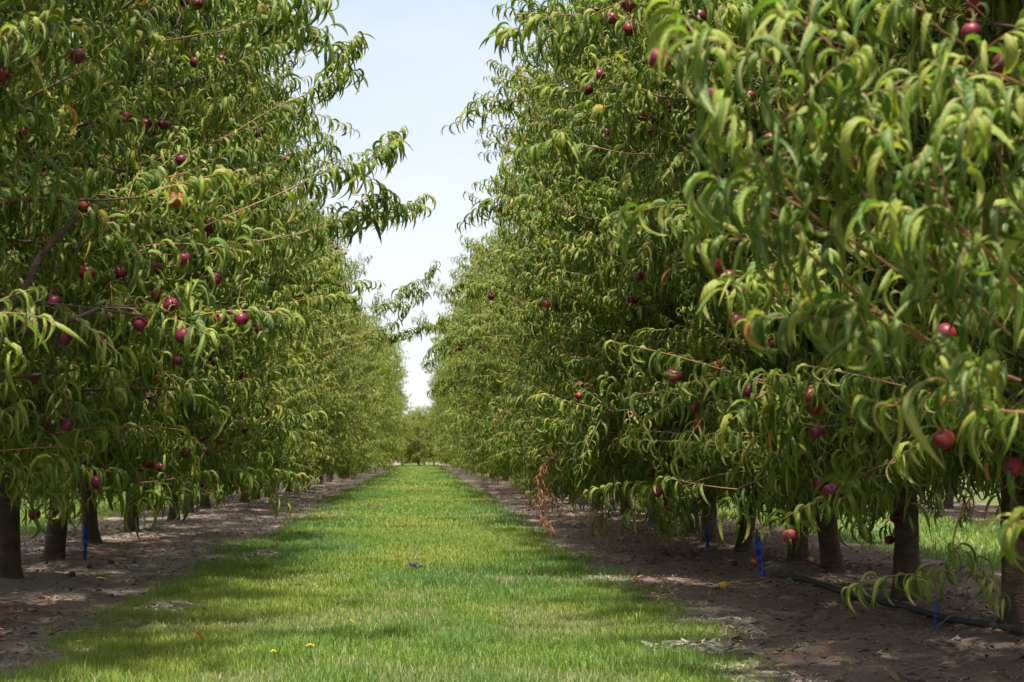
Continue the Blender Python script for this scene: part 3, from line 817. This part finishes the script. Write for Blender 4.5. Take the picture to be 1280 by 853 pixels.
# short side shoots of withered brown leaves hanging from a tree of the hose row
for i, pts in enumerate([[(1.5, 15.8, 0.95), (1.25, 15.7, 0.9), (1.2, 15.7, 0.72), (1.2, 15.7, 0.5)], [(1.5, 15.9, 0.8), (1.24, 15.8, 0.62), (1.21, 15.7, 0.45), (1.2, 15.7, 0.3)]]):
    o = add_shoot(RT[6], pts, 26, 700 + i, name='withered_shoot', leafmat=M_DEAD, scale=0.75, S=6, bare=0.15, hang=0.85, sides=2)
    o['label'] = 'brown withered leaves hanging from the lowest shoot'
# ripe fruit at the face of the crowns: (row, tree, x, y, z) in metres
HERO_FRUIT = [
    ('L', 1, -1.412, 9.57, 3.669), ('L', 1, -1.335, 9.501, 3.288), ('L', 1, -1.196, 9.644, 3.338), ('L', 0, -1.684, 6.832, 2.34),
    ('L', 1, -1.544, 8.437, 2.737), ('L', 1, -1.607, 9.424, 2.907), ('L', 1, -1.521, 9.479, 2.913), ('L', 1, -1.236, 8.294, 2.488),
    ('L', 0, -1.048, 6.875, 2.056), ('L', 0, -1.445, 6.864, 2.031), ('L', 2, -1.437, 12.175, 2.869), ('L', 1, -1.13, 8.468, 2.177),
    ('L', 0, -1.637, 6.258, 2.45), ('L', 0, -1.346, 6.29, 2.53), ('L', 3, -1.255, 13.072, 4.591), ('L', 1, -0.96, 9.509, 2.872),
    ('L', 2, -0.984, 11.859, 3.14), ('L', 4, -1.059, 16.684, 3.656), ('L', 4, -1.362, 17.129, 3.531), ('R', 3, 1.01, 9.27, 3.538),
    ('R', 2, 0.982, 8.182, 3.191), ('R', 1, 0.899, 6.862, 2.895), ('R', 2, 1.083, 8.296, 3.164), ('R', 4, 1.31, 12.781, 4.095),
    ('R', 2, 0.925, 8.261, 2.92), ('R', 3, 0.992, 9.493, 3.125), ('R', 0, 0.72, 4.8, 2.153), ('R', 2, 1.177, 8.465, 2.756),
    ('R', 2, 1.285, 8.655, 2.77), ('R', 2, 1.245, 8.585, 2.683), ('R', 3, 1.188, 10.197, 3.014), ('R', 5, 1.481, 13.222, 3.476),
    ('R', 3, 1.36, 8.72, 2.853), ('R', 0, 1.138, 6.2, 2.353), ('R', 2, 1.742, 8.456, 2.856), ('R', 2, 1.775, 9.415, 2.637),
    ('R', 0, 1.259, 6.2, 2.058), ('R', 0, 1.268, 6.2, 1.888), ('R', 1, 1.085, 6.218, 2.664), ('R', 0, 1.654, 4.8, 2.232),
    ('R', 0, 1.752, 4.8, 2.136), ('R', 1, 1.448, 6.2, 2.594), ('R', 0, 1.503, 6.2, 2.619), ('R', 0, 1.565, 6.2, 2.492),
    ('R', 0, 1.751, 6.2, 2.275), ('R', 0, 1.689, 6.2, 2.089), ('R', 0, 1.751, 6.2, 1.872), ('R', 0, 1.358, 6.2, 2.182),
    ('R', 1, 1.845, 6.2, 2.424), ('L', 0, -1.345, 7.174, 1.777), ('L', 0, -1.178, 7.186, 1.796), ('L', 0, -1.142, 6.962, 1.656),
    ('L', 0, -1.06, 6.814, 1.597), ('L', 0, -1.3, 7.204, 1.615), ('L', 0, -0.935, 7.245, 1.753), ('L', 0, -0.761, 6.824, 1.54),
    ('L', 2, -1.515, 11.653, 1.634), ('L', 1, -1.346, 8.797, 1.471), ('L', 2, -1.293, 11.755, 1.528), ('L', 0, -1.404, 7.055, 1.453),
    ('L', 2, -1.844, 10.914, 1.352), ('L', 2, -1.795, 10.717, 1.275), ('L', 2, -1.871, 11.409, 1.495), ('L', 0, -1.44, 6.923, 1.745),
    ('L', 0, -1.559, 6.821, 1.611), ('L', 1, -1.13, 8.499, 2.151), ('L', 0, -1.025, 6.949, 1.814), ('L', 0, -0.974, 6.581, 1.45),
    ('L', 0, -0.854, 6.859, 1.543), ('L', 0, -1.196, 6.833, 1.52), ('L', 2, -1.695, 12.42, 1.063), ('L', 2, -1.618, 12.028, 0.982),
    ('L', 1, -1.328, 9.063, 0.975), ('L', 0, -1.527, 6.941, 1.091), ('L', 1, -2.122, 9.128, 1.116), ('L', 0, -1.873, 7.756, 1.327),
    ('L', 0, -1.504, 6.79, 1.456), ('L', 0, -1.513, 6.2, 1.457), ('L', 2, -1.442, 11.585, 1.711), ('L', 0, -1.631, 7.016, 1.886),
    ('L', 2, -1.378, 12.585, 1.146), ('L', 6, -1.145, 21.807, 3.761), ('L', 10, -1.4, 30.117, 4.72), ('L', 9, -1.243, 29.954, 3.232),
    ('L', 13, -1.312, 38.578, 3.613), ('L', 2, -1.187, 11.755, 1.875), ('R', 19, 0.665, 44.314, 4.271), ('R', 10, 0.549, 21.97, 2.398),
    ('R', 12, 1.083, 28.886, 2.79), ('R', 6, 0.665, 14.941, 2.427), ('L', 15, -1.077, 42.241, 3.336), ('L', 10, -1.148, 30.617, 2.21),
    ('L', 11, -1.321, 33.013, 1.614), ('R', 31, 0.722, 72.233, 3.354), ('R', 4, 0.949, 12.018, 2.088), ('R', 4, 1.054, 12.12, 2.067),
    ('R', 4, 1.573, 11.918, 2.102), ('R', 4, 1.61, 11.968, 2.101), ('R', 2, 1.289, 9.407, 2.009), ('R', 2, 1.634, 8.83, 1.447),
    ('R', 4, 1.316, 13.156, 1.529), ('R', 4, 1.183, 11.889, 1.392), ('R', 7, 1.554, 16.799, 1.533), ('R', 2, 1.555, 9.091, 1.229),
    ('R', 1, 1.31, 6.358, 1.215), ('R', 1, 1.024, 6.438, 1.279), ('R', 0, 1.138, 6.2, 1.692), ('R', 0, 1.197, 6.2, 1.646),
    ('R', 1, 1.237, 6.2, 1.587), ('R', 1, 1.224, 6.2, 1.485), ('R', 5, 2.216, 13.892, 1.206), ('R', 2, 1.572, 9.007, 1.132),
    ('R', 3, 1.621, 10.993, 1.107), ('R', 5, 1.633, 13.496, 1.145), ('R', 0, 1.577, 4.8, 1.328), ('R', 0, 1.736, 6.2, 1.423),
    ('R', 0, 1.737, 5.304, 1.015), ('R', 0, 1.968, 6.2, 1.804), ('R', 1, 1.55, 6.289, 1.146), ('R', 1, 1.513, 6.214, 1.194),
    ('R', 1, 1.729, 6.959, 1.054), ('R', 0, 1.73, 6.2, 1.826), ('R', 1, 1.404, 6.2, 1.571), ('R', 3, 1.913, 8.694, 1.561),
    ('L', 1, -1.895, 7.865, 0.667), ('L', 1, -1.562, 7.733, 0.827), ('L', 1, -1.41, 8.731, 0.891), ('L', 3, -2.142, 12.639, 0.882),
    ('L', 3, -2.046, 12.911, 0.718), ('L', 1, -1.328, 9.067, 0.97), ('L', 5, -2.467, 18.072, 0.609), ('L', 6, -3.07, 23.085, 0.381),
    ('L', 3, -0.942, 12.563, 0.788), ('L', 2, -1.562, 12.493, 1.051), ('L', 10, -1.958, 31.574, 0.875), ('R', 3, 1.752, 9.956, 0.846),
    ('R', 3, 1.584, 10.424, 0.652), ('R', 4, 1.778, 11.436, 0.581), ('R', 3, 1.745, 10.029, 0.699), ('R', 5, 1.971, 13.637, 0.793),
    ('R', 3, 1.535, 10.337, 0.712), ('R', 7, 1.315, 17.188, 0.944), ('R', 6, 1.247, 15.022, 0.902), ('R', 24, 2.945, 56.644, -0.276),
    ('R', 1, 1.719, 6.701, 0.806), ('R', 2, 2.09, 8.358, 0.803), ('R', 1, 1.54, 6.65, 0.621), ('R', 2, 2.009, 8.477, 0.949),
    ('R', 3, 2.949, 9.931, 0.568), ('R', 3, 2.935, 9.998, 0.425), ('R', 0, 1.99, 5.363, 0.924), ('R', 1, 2.202, 6.682, 1.007),
    ('R', 1, 1.72, 6.652, 0.807),
]
rng = np.random.RandomState(31)
for sd_, ti, x, y, z in HERO_FRUIT:
    root = (LT if sd_ == 'L' else RT)[ti]
    f = link('nectarine', FRUIT if y < 30 else FRUIT_LOW, root, to_local(root, (x, y, z)))
    s_ = rng.uniform(0.85, 1.08) / root.scale[0]
    f.scale = (s_, s_, s_); f.rotation_euler = (rng.normal(0, 0.35), rng.normal(0, 0.35), rng.uniform(0, 6.3))
# bare dark limbs
def bare_limb(root, pts, r0, r1, name='bare_limb', seed=0):
    c = curve(to_local(root, pts), 30)
    rr = np.random.RandomState(seed)
    rad = np.linspace(r0, r1, 30) * (1 + 0.10 * np.sin(np.arange(30) * 1.3) * rr.uniform(0, 1, 30))
    g = Geo(); g.add(*tubes(c[None], rad[None], 12))
    return link(name, g.mesh(name, [M_LIMB]), root)
bare_limb(LT[0], [(-2.6, 6.9, 1.0), (-2.05, 6.75, 1.33), (-1.80, 6.7, 1.50), (-1.66, 6.72, 1.66), (-1.60, 6.75, 1.80), (-1.45, 6.8, 1.98)], 0.030, 0.010)
bare_limb(LT[0], [(-1.82, 6.7, 1.49), (-1.68, 6.7, 1.54), (-1.50, 6.7, 1.52), (-1.36, 6.8, 1.58), (-1.22, 6.85, 1.60)], 0.015, 0.005)
bare_limb(LT[0], [(-2.2, 7.0, 1.12), (-1.9, 6.9, 1.28), (-1.7, 6.9, 1.30), (-1.5, 6.95, 1.33)], 0.013, 0.005)
bare_limb(RT[1], [(2.2, 6.6, 1.6), (1.6, 6.4, 1.85), (1.24, 6.3, 1.98), (1.12, 6.3, 2.13), (1.06, 6.3, 2.22)], 0.022, 0.010)

# ------------------------------------------------------------------ fallen fruit
def gz1(x, y): return float(ground_z(np.array([x]), np.array([y]))[0])
FF = [(2.155, 11.34, 1.0, 'yellow and red fallen nectarine on bare soil in front of the tall blue stake'),
      (2.72, 13.0, 0.9, 'pinkish fallen nectarine lying just behind the tall blue stake'),
      (2.58, 13.1, 0.75, 'small dark red fallen nectarine between two blue stakes'),
      (3.15, 12.93, 0.9, 'orange fallen nectarine beside the pipe near the trunks'),
      (1.95, 11.6, 0.6, 'small shrivelled pink fallen nectarine nearest to the grass edge'),
      (2.26, 14.7, 1.0, 'red fallen nectarine in front of the dry weed clump'),
      (1.77, 26.2, 1.1, 'red fallen nectarine beside the withered brown shoot, by the grass'),
      (-2.60, 13.45, 0.9, 'bright red fallen nectarine on the soil opposite the hose'),
      (-2.66, 12.85, 0.7, 'small red fallen nectarine near the first trunks opposite the hose'),
      (-2.63, 12.1, 0.8, 'dull red fallen nectarine closest to the front opposite the hose'),
      (-2.25, 18.3, 0.8, 'pale pink fallen nectarine midway down the soil strip opposite the hose')]
rng = np.random.RandomState(3)
for x, y, s, lab in FF:
    o = link('fallen_nectarine', FRUIT if 'dark' in lab or 'red fallen' in lab and 'yellow' not in lab else FRUIT_F, None, (x, y, gz1(x, y) + 0.026 * s))
    o.scale = (s, s, s); o.rotation_euler = (rng.uniform(1, 2.4), rng.uniform(-.5, .5), rng.uniform(0, 6))
    tag(o, lab, 'fruit', 'fallen nectarines on the soil')

# ------------------------------------------------------------------ fallen leaves
def single_leaf(seed, tint, ln):
    r = np.random.RandomState(seed)
    V, Q, C = leaf_geo(np.zeros((1, 3)), np.array([[1.0, 0, 0]]), np.array([0.35]), np.array([r.uniform(0.5, 0.9)]), np.array([ln]), np.array([ln * 0.27]),
                       np.array([r.normal(0, .2)]), np.array([r.normal(0, .4)]), np.array([r.normal(0, .15)]), np.array([r.uniform(0.2, 0.6)]), np.array([tint]), 8, np.array([.3]), 0.02)
    V = V - V.mean(0); V[:, 2] -= V[:, 2].min()
    return build_mesh('fallen_leaf', V, Q, None, [M_FALLEN], None, C)
FL = [(-2.34, 11.75, 0.0, 'yellow fallen leaf on soil, a lone one between trunks and grass edge opposite the hose', .10),
      (-2.05, 10.7, 0.05, 'bright yellow fallen leaf, broad, on the front soil opposite the hose', .10),
      (-1.84, 10.95, 0.1, 'yellow fallen leaf right of the broad bright one, opposite the hose', .09),
      (-2.42, 10.3, 0.8, 'brown fallen leaf on soil left of the yellow leaves', .12),
      (-2.36, 9.3, 0.45, 'long orange fallen leaf at the front edge opposite the hose', .13),
      (-1.80, 8.6, 0.4, 'small orange fallen leaf on the front soil close to the turf', .07),
      (-1.95, 9.0, 0.5, 'curled orange fallen leaf behind the small orange one', .06),
      (-1.72, 11.6, 0.3, 'orange yellow fallen leaf lying near the turf edge, opposite the hose', .09),
      (-2.45, 17.6, 0.1, 'yellow fallen leaf under the sixth tree opposite the hose', .10),
      (-2.50, 14.8, 0.2, 'yellow fallen leaf between the fourth and fifth trunks opposite the hose', .10),
      (-2.2, 21.0, 0.1, 'yellow fallen leaf far along the soil opposite the hose, first of three', .11),
      (-2.0, 22.0, 0.3, 'yellow fallen leaf far along the soil opposite the hose, second of three', .11),
      (-1.85, 23.5, 0.3, 'orange fallen leaf far along the soil opposite the hose, third of three', .11),
      (1.98, 13.3, 0.2, 'long yellow orange fallen leaf on bare soil before the dry weeds', .12),
      (1.80, 12.3, 0.5, 'orange fallen leaf near the grass edge by the hose row', .07),
      (1.72, 12.35, 0.4, 'small orange fallen leaf at the very edge of the grass by the hose row', .06),
      (1.95, 14.2, 0.7, 'brown fallen leaf behind the long yellow orange one', .09),
      (1.72, 18.8, 0.1, 'yellow fallen leaf on soil under the withered shoot', .11),
      (2.0, 19.6, 0.25, 'orange fallen leaf past the dry weeds by the blue stakes', .11),
      (3.2, 10.4, 0.4, 'orange fallen leaf just behind the black hose', .08),
      (2.86, 8.45, 0.1, 'yellow fallen leaf beside the black hose near the front trunk', .08),
      (2.68, 9.2, 0.6, 'brown orange fallen leaf in front of the black hose', .09),
      (2.95, 8.9, 0.5, 'orange fallen leaf close to the short blue stake', .08),
      (2.35, 9.9, 0.6, 'brownish fallen leaf on open soil in front of the hose', .08),
      (2.25, 11.9, 0.55, 'crumpled orange fallen leaf beside the tall blue stake', .10)]
for i, (x, y, t, lab, ln) in enumerate(FL):
    o = link('fallen_leaf', single_leaf(40 + i, t, ln), None, (x, y, gz1(x, y) + 0.004))
    o.rotation_euler = (0, 0, i * 1.9)
    tag(o, lab, 'leaf', 'fallen leaves on the soil')
for x, y, t, lab, ln, rx_ in [(-1.12, 8.05, 0.55, 'orange leaf standing upright in the grass', .10, 1.2), (-0.36, 8.5, 0.0, 'pale curled leaf caught on the grass blade tips', .07, 0.8)]:
    o = link('fallen_leaf', single_leaf(90 + int(ln * 100), t, ln), None, (x, y, gz1(x, y) + 0.05))
    o.rotation_euler = (rx_, 0.5, 0.8)
    tag(o, lab, 'leaf')

# ------------------------------------------------------------------ blue sprinkler stakes
def box(g, cx, cy, z0, z1, wx, wy, t=1.0, m=0):
    a, b = wx / 2, wy / 2
    v = [(cx - a * t, cy - b * t, z0), (cx + a * t, cy - b * t, z0), (cx + a * t, cy + b * t, z0), (cx - a * t, cy + b * t, z0), (cx - a, cy - b, z1), (cx + a, cy - b, z1), (cx + a, cy + b, z1), (cx - a, cy + b, z1)]
    g.add(v, [(0, 3, 2, 1), (4, 5, 6, 7), (0, 1, 5, 4), (1, 2, 6, 5), (2, 3, 7, 6), (3, 0, 4, 7)], None, m)

g = Geo()   # tapered post of four stepped segments with ribs
for k, (z0, z1, w) in enumerate([(-0.08, 0.055, 0.024), (0.055, 0.115, 0.030), (0.115, 0.175, 0.036), (0.175, 0.270, 0.042)]):
    box(g, 0, 0, z0, z1, w, w * 0.35, 0.88); box(g, 0, 0, z0 + 0.002, z1 - 0.002, w * 0.35, w, 0.88)
    box(g, 0, 0, z1 - 0.006, z1 + 0.001, w * 1.08, w * 0.62)
box(g, -0.014, 0, 0.262, 0.302, 0.010, 0.018); box(g, 0.014, 0, 0.262, 0.300, 0.010, 0.018)
ST_POST = g.mesh('post', [M_BLUE], False)
g = Geo()   # sprinkler head: ring, stem and cap
a = np.linspace(0, 2 * pi, 21)
g.add(*tubes(np.stack([0.026 * np.cos(a), 0 * a, 0.325 + 0.026 * np.sin(a)], -1)[None], np.full((1, 21), 0.0046), 8, False))
g.add(*tubes(np.array([[(0, 0, 0.25), (0, 0, 0.30), (0, 0, 0.33), (0, 0, 0.362)]]), np.array([[0.008, 0.009, 0.006, 0.010]]), 8))
ST_HEAD = g.mesh('sprinkler_head', [M_BLACK])
def stake(x, y, h, tilt, rz, lab, head=True):
    r = bpy.data.objects.new('sprinkler_stake', None); COL.objects.link(r)
    r.location = (x, y, gz1(x, y)); s = h / 0.30; r.scale = (s, s, s); r.rotation_euler = (tilt[0], tilt[1], rz)
    tag(r, lab, 'stake', 'blue sprinkler stakes along the rows')
    link('post', ST_POST, r)
    if head: link('sprinkler_head', ST_HEAD, r)
stake(2.58, 12.1, 0.30, (0.05, -0.13), 0.3, 'tall blue plastic stake with black ring top at the end of the black hose')
stake(2.74, 15.2, 0.24, (0, -0.1), 0.8, 'blue stake with black head beside a trunk, second from the hose end')
stake(2.70, 18.8, 0.34, (0, 0.04), 0.5, 'blue stake behind the low leafy spray, third from the hose end')
stake(2.88, 23.8, 0.34, (0, 0.02), 0.2, 'blue stake standing behind the dry weed clump')
stake(2.66, 26.0, 0.33, (0, 0.0), 0.7, 'blue stake between two dark trunks beyond the dry weeds')
stake(2.55, 28.6, 0.22, (0, 0.05), 0.7, 'short blue stake beside the withered brown shoot')
stake(2.42, 36.0, 0.3, (0, 0.0), 0.7, 'farthest blue stake of the hose row')
stake(2.73, 8.5, 0.14, (0.1, 0.1), 0.2, 'short blue stake pushed in beside the black hose', False)
stake(-2.87, 13.7, 0.30, (0.03, 0.05), 0.2, 'blue stake beside the second visible trunk opposite the hose')
stake(-3.75, 32.0, 0.34, (0, -0.1), 0.2, 'blue stake far along the row opposite the hose')

# ------------------------------------------------------------------ black hose and thin feed tubes
def ground_pts(p, dz):
    p = curve([(a, b, 0) for a, b in p], 90)
    p[:, 2] = ground_z(p[:, 0], p[:, 1]) + dz
    k = np.ones(9) / 9
    zz = np.pad(p[:, 2], 4, mode='edge'); p[:, 2] = np.convolve(zz, k, 'valid') + 0.004
    return p
g = Geo()
hp = ground_pts([(2.68, 12.25), (2.67, 11.8), (2.71, 10.9), (2.73, 10.2), (2.83, 9.5), (2.93, 8.8), (3.0, 8.0), (2.9, 7.0), (2.95, 5.8)], 0.012)
hp[:5, 2] -= np.linspace(0.04, 0, 5)
g.add(*tubes(hp[None], np.full((1, 90), 0.0185), 14))
tag(link('irrigation_hose', g.mesh('irrigation_hose', [M_BLACK])), 'thick black irrigation hose snaking over the soil beside the trunks', 'hose')
for p, lab in (([(2.60, 12.12), (2.75, 12.5), (2.95, 12.9), (3.12, 12.85), (3.2, 12.6)], 'thin black feed tube looping from the tall blue stake'), ([(2.74, 8.5), (2.9, 8.75), (3.05, 8.9), (3.1, 9.3)], 'thin black feed tube from the short blue stake')):
    g = Geo(); q = ground_pts(p, 0.012); q[:, 2] += 0.03 * np.sin(np.linspace(0, pi, 90))
    g.add(*tubes(q[None], np.full((1, 90), 0.004), 8))
    tag(link('feed_tube', g.mesh('feed_tube', [M_BLACK])), lab, 'tube', 'thin feed tubes')

# ------------------------------------------------------------------ dry weeds
M_SEED = plain('seed_head', (0.34, 0.22, 0.17), 0.9, 0.1, 0.4, 30)
def weed(x, y, h, nst, seed, lab):
    r = np.random.RandomState(seed)
    root = bpy.data.objects.new('dry_weed', None); COL.objects.link(root); root.location = (x, y, gz1(x, y))
    tag(root, lab, 'weed')
    g = Geo(); sd = Geo()
    for k in range(nst):
        b = r.normal(0, 0.05, 3) * (1.8, 1.5, 0)
        d = np.array([r.normal(0, 0.45), r.normal(0, 0.35), 1.0]); hh = h * r.uniform(0.45, 1.0)
        c = curve([b, b + d * hh * 0.4, b + d * hh * 0.75 + r.normal(0, 0.02, 3), b + d * hh + (d[0] * .1, 0, -0.04 * r.uniform(0, 2))], 10)
        g.add(*tubes(c[None], np.linspace(0.0055, 0.0028, 10)[None], 5))
        m = 5
        st = c[r.randint(4, 10, m)]
        e = st + r.normal(0, 0.045, (m, 3)) + (0, 0, 0.02)
        g.add(*tubes(np.stack([st, (st + e) / 2 + (0, 0, .006), e], 1), np.full((m, 3), 0.0014), 4))
        for p in np.concatenate([e, c[6:]]):
            rr = r.uniform(0.006, 0.016)
            v = p + oct_ * rr * r.uniform(0.6, 1.4, (6, 1))
            sd.add(v, None, tt)
    g.add(np.concatenate(sd.V), None, np.concatenate(sd.T), 1)
    link('dry_foliage', g.mesh('dry_foliage', [M_WEED, M_SEED]), root)
weed(1.78, 15.4, 0.50, 24, 1, 'clump of dry brown weeds with seed heads on soil by the grass edge')
weed(2.25, 15.6, 0.34, 22, 2, 'lower tangle of dry brown stems beside the taller weed clump')
weed(1.50, 10.2, 0.16, 4, 3, 'small dry weed seedling standing at the edge of the grass')

# small green seedlings on the bare soil
def seedling(x, y, seed, lab):
    r = np.random.RandomState(seed); g = Geo(); n = 9
    a = np.arange(n) * 2.4; O = np.stack([np.cos(a), np.sin(a), 0 * a], -1)
    V, Q, C = leaf_geo(np.tile([[0, 0, 0.012]], (n, 1)), O, r.uniform(0.4, 1.1, n), r.uniform(0.6, 1.3, n), r.uniform(0.03, 0.06, n), r.uniform(0.014, 0.022, n),
                       r.normal(0, .2, n), r.normal(0, .3, n), r.normal(0, .1, n), np.full(n, 0.2), r.uniform(0.5, 0.9, n), 5, r.uniform(0, 1, n))
    g.add(V, Q, None, 0, C)
    tag(link('weed_seedling', g.mesh('weed_seedling', [M_LEAF]), None, (x, y, gz1(x, y))), lab, 'weed', 'weed seedlings on the soil')
seedling(1.98, 7.45, 1, 'small green weed seedling on open soil in front of the hose')
seedling(1.62, 12.0, 2, 'small green weed seedling beside the grass edge of the hose row')
seedling(2.35, 12.6, 3, 'small green weed seedling near the fallen fruit by the tall blue stake')
seedling(-2.0, 8.7, 4, 'small green weed seedling on the front soil opposite the hose')

# pale heaps of dry clippings
def heap(x, y, rx_, ry_, hz, n, seed, lab):
    r = np.random.RandomState(seed)
    a = r.uniform(0, 2 * pi, n); q = np.sqrt(r.uniform(0, 1, n))
    px, py = x + rx_ * q * np.cos(a), y + ry_ * q * np.sin(a)
    ln = r.uniform(0.08, 0.20, n)
    V, Q = strands(px, py, ln, np.full(n, 0.0015), r, 0.006)
    V = V.reshape(n, 6, 3); V[..., 2] += (hz * (1 - q ** 2) * r.uniform(0.3, 1, n))[:, None]
    V[..., 2] += np.abs(r.normal(0, 0.012, (n, 6)))
    g = Geo(); g.add(V.reshape(-1, 3), Q)
    o = link('straw_heap', g.mesh('straw_heap', [M_STRAW], False))
    tag(o, lab, 'hay', 'heaps of dry clippings')
heap(1.36, 7.75, 0.26, 0.16, 0.035, 190, 1, 'long pale heap of dry clippings at the grass edge by the hose row')
heap(-1.55, 9.8, 0.17, 0.14, 0.03, 130, 2, 'pale heap of dry clippings where grass meets the soil opposite the hose')
heap(-1.45, 14.8, 0.13, 0.13, 0.045, 150, 3, 'small rounded heap of grey clippings in the grass opposite the hose')
heap(-1.15, 17.8, 0.25, 0.2, 0.02, 110, 4, 'flat grey patch of clippings in the grass farther along the alley')

# molehill clod
r_ = np.random.RandomState(4); g = Geo()
for k in range(26):
    rr = r_.uniform(0.010, 0.028); a = r_.uniform(0, 6.3); q = r_.uniform(0, 0.06)
    c = np.array([q * math.cos(a), q * math.sin(a), 0.045 * (1 - q / 0.07) + rr * 0.4])
    g.add(c + oct_ * rr * r_.uniform(0.6, 1.4, (6, 1)), None, tt)
tag(link('earth_clod', g.mesh('earth_clod', [M_CLOD], False), None, (-0.05, 13.1, gz1(-0.05, 13.1) + 0.03)), 'dark crumbled clod of earth in the middle of the grass alley', 'clod')

# flowers
def flower(x, y, h, lab, white=False, rr=0.018):
    root = bpy.data.objects.new('daisy' if white else 'dandelion', None); COL.objects.link(root); root.location = (x, y, gz1(x, y))
    tag(root, lab, 'flower')
    g = Geo(); g.add(*tubes(np.array([[(0, 0, 0), (0.004, 0, h * .6), (0.002, 0, h)]]), np.full((1, 3), 0.0018), 5)); link('stem', g.mesh('stem', [M_GRASS]), root)
    g = Geo()
    for ring, (n, r0, up) in enumerate([(16, rr, 0.002), (12, rr * .72, 0.006), (8, rr * .45, 0.009)] if not white else [(14, rr, 0.001)]):
        for k in range(n):
            a = 2 * pi * (k + ring * .5) / n; d = np.array([math.cos(a), math.sin(a), 0]); s = np.array([-d[1], d[0], 0]) * r0 * 0.16
            g.add([(0, 0, h), *(d * r0 * .6 - s + (0, 0, h + up)), *(d * r0 + (0, 0, h + up * 1.2)), *(d * r0 * .6 + s + (0, 0, h + up))] if False else
                  np.array([(0, 0, h), d * r0 * .6 - s + (0, 0, h + up), d * r0 + (0, 0, h + up * 1.3), d * r0 * .6 + s + (0, 0, h + up)]), [(0, 1, 2, 3)])
    link('petals', g.mesh('petals', [M_WHITE if white else M_YELLOW], False), root)
    if white:
        g = Geo(); g.add(np.array([0, 0, h + 0.002]) + oct_ * 0.006, None, tt); link('centre', g.mesh('centre', [M_YELLOW]), root)
flower(-0.50, 7.28, 0.09, 'yellow dandelion in the grass near the front of the alley', rr=0.024)
flower(-0.66, 7.2, 0.07, 'lower half closed yellow dandelion beside the taller one', rr=0.018)
flower(-1.62, 7.6, 0.08, 'white daisy with yellow centre at the grass edge', True, 0.018)

# ------------------------------------------------------------------ sky, sun, camera
EL, AZ = radians(71), radians(182)
w = bpy.data.worlds.new('World'); SC.world = w; w.use_nodes = True
nt = w.node_tree
bg = nt.nodes['Background']
sky = nt.nodes.new('ShaderNodeTexSky'); sky.sky_type = 'NISHITA'; sky.sun_disc = False
sky.sun_elevation = EL; sky.sun_rotation = AZ; sky.altitude = 100; sky.air_density = 1.0; sky.dust_density = 1.5; sky.ozone_density = 1.0
tc = nt.nodes.new('ShaderNodeTexCoord')
sx = nt.nodes.new('ShaderNodeSeparateXYZ'); L(nt, tc.outputs['Generated'], sx.inputs[0])
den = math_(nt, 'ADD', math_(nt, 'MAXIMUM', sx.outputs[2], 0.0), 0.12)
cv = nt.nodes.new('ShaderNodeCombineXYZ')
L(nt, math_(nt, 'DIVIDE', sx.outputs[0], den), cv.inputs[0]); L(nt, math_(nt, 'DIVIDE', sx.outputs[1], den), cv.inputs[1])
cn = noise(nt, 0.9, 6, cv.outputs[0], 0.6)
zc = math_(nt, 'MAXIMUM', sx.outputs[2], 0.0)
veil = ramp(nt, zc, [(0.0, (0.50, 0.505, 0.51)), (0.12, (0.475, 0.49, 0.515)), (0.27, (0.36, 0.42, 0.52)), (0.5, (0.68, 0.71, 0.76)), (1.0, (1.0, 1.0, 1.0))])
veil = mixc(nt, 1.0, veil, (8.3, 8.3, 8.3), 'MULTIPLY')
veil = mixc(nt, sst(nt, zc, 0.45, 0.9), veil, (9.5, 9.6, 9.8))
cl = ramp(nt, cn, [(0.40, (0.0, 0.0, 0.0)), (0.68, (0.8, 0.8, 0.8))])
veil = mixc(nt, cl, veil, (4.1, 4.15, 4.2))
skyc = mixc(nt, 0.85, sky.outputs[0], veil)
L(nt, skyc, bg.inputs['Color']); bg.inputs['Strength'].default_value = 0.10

sun = bpy.data.lights.new('sun', 'SUN'); sun.energy = 5.0; sun.angle = radians(2); sun.color = (1.0, 0.955, 0.88)
so = bpy.data.objects.new('sun', sun); COL.objects.link(so)
from mathutils import Vector
so.rotation_euler = Vector((-math.sin(AZ) * math.cos(EL), -math.cos(AZ) * math.cos(EL), -math.sin(EL))).to_track_quat('-Z', 'Y').to_euler()
so.location = (0, 0, 30)

cam = bpy.data.cameras.new('camera'); co = bpy.data.objects.new('camera', cam); COL.objects.link(co)
co.location = (0, 0, 0.97); co.rotation_euler = (pi / 2, 0, 0)
cam.sensor_width = 36; cam.lens = 56.25; cam.shift_x = 115 / 1280; cam.shift_y = 139.5 / 1280
cam.clip_end = 2000
cam.dof.use_dof = True; cam.dof.focus_distance = 10.5; cam.dof.aperture_fstop = 5.6
SC.camera = co

SC.view_settings.view_transform = 'Standard'; SC.view_settings.look = 'None'
SC.view_settings.exposure = 1.3; SC.view_settings.gamma = 1.0; SC.view_settings.use_curve_mapping = False
cy = SC.cycles
cy.max_bounces = 7; cy.diffuse_bounces = 4; cy.glossy_bounces = 2; cy.transmission_bounces = 4; cy.transparent_max_bounces = 4
cy.use_denoising = True
try: cy.denoiser = 'OPENIMAGEDENOISE'
except Exception: pass
try: cy.denoising_prefilter = 'NONE'
except Exception: pass
cy.use_adaptive_sampling = True; cy.adaptive_threshold = 0.012
cy.caustics_reflective = False; cy.caustics_refractive = False
print('leaves per tree', [p['nleaf'] for p in NEAR + MID + FAR])
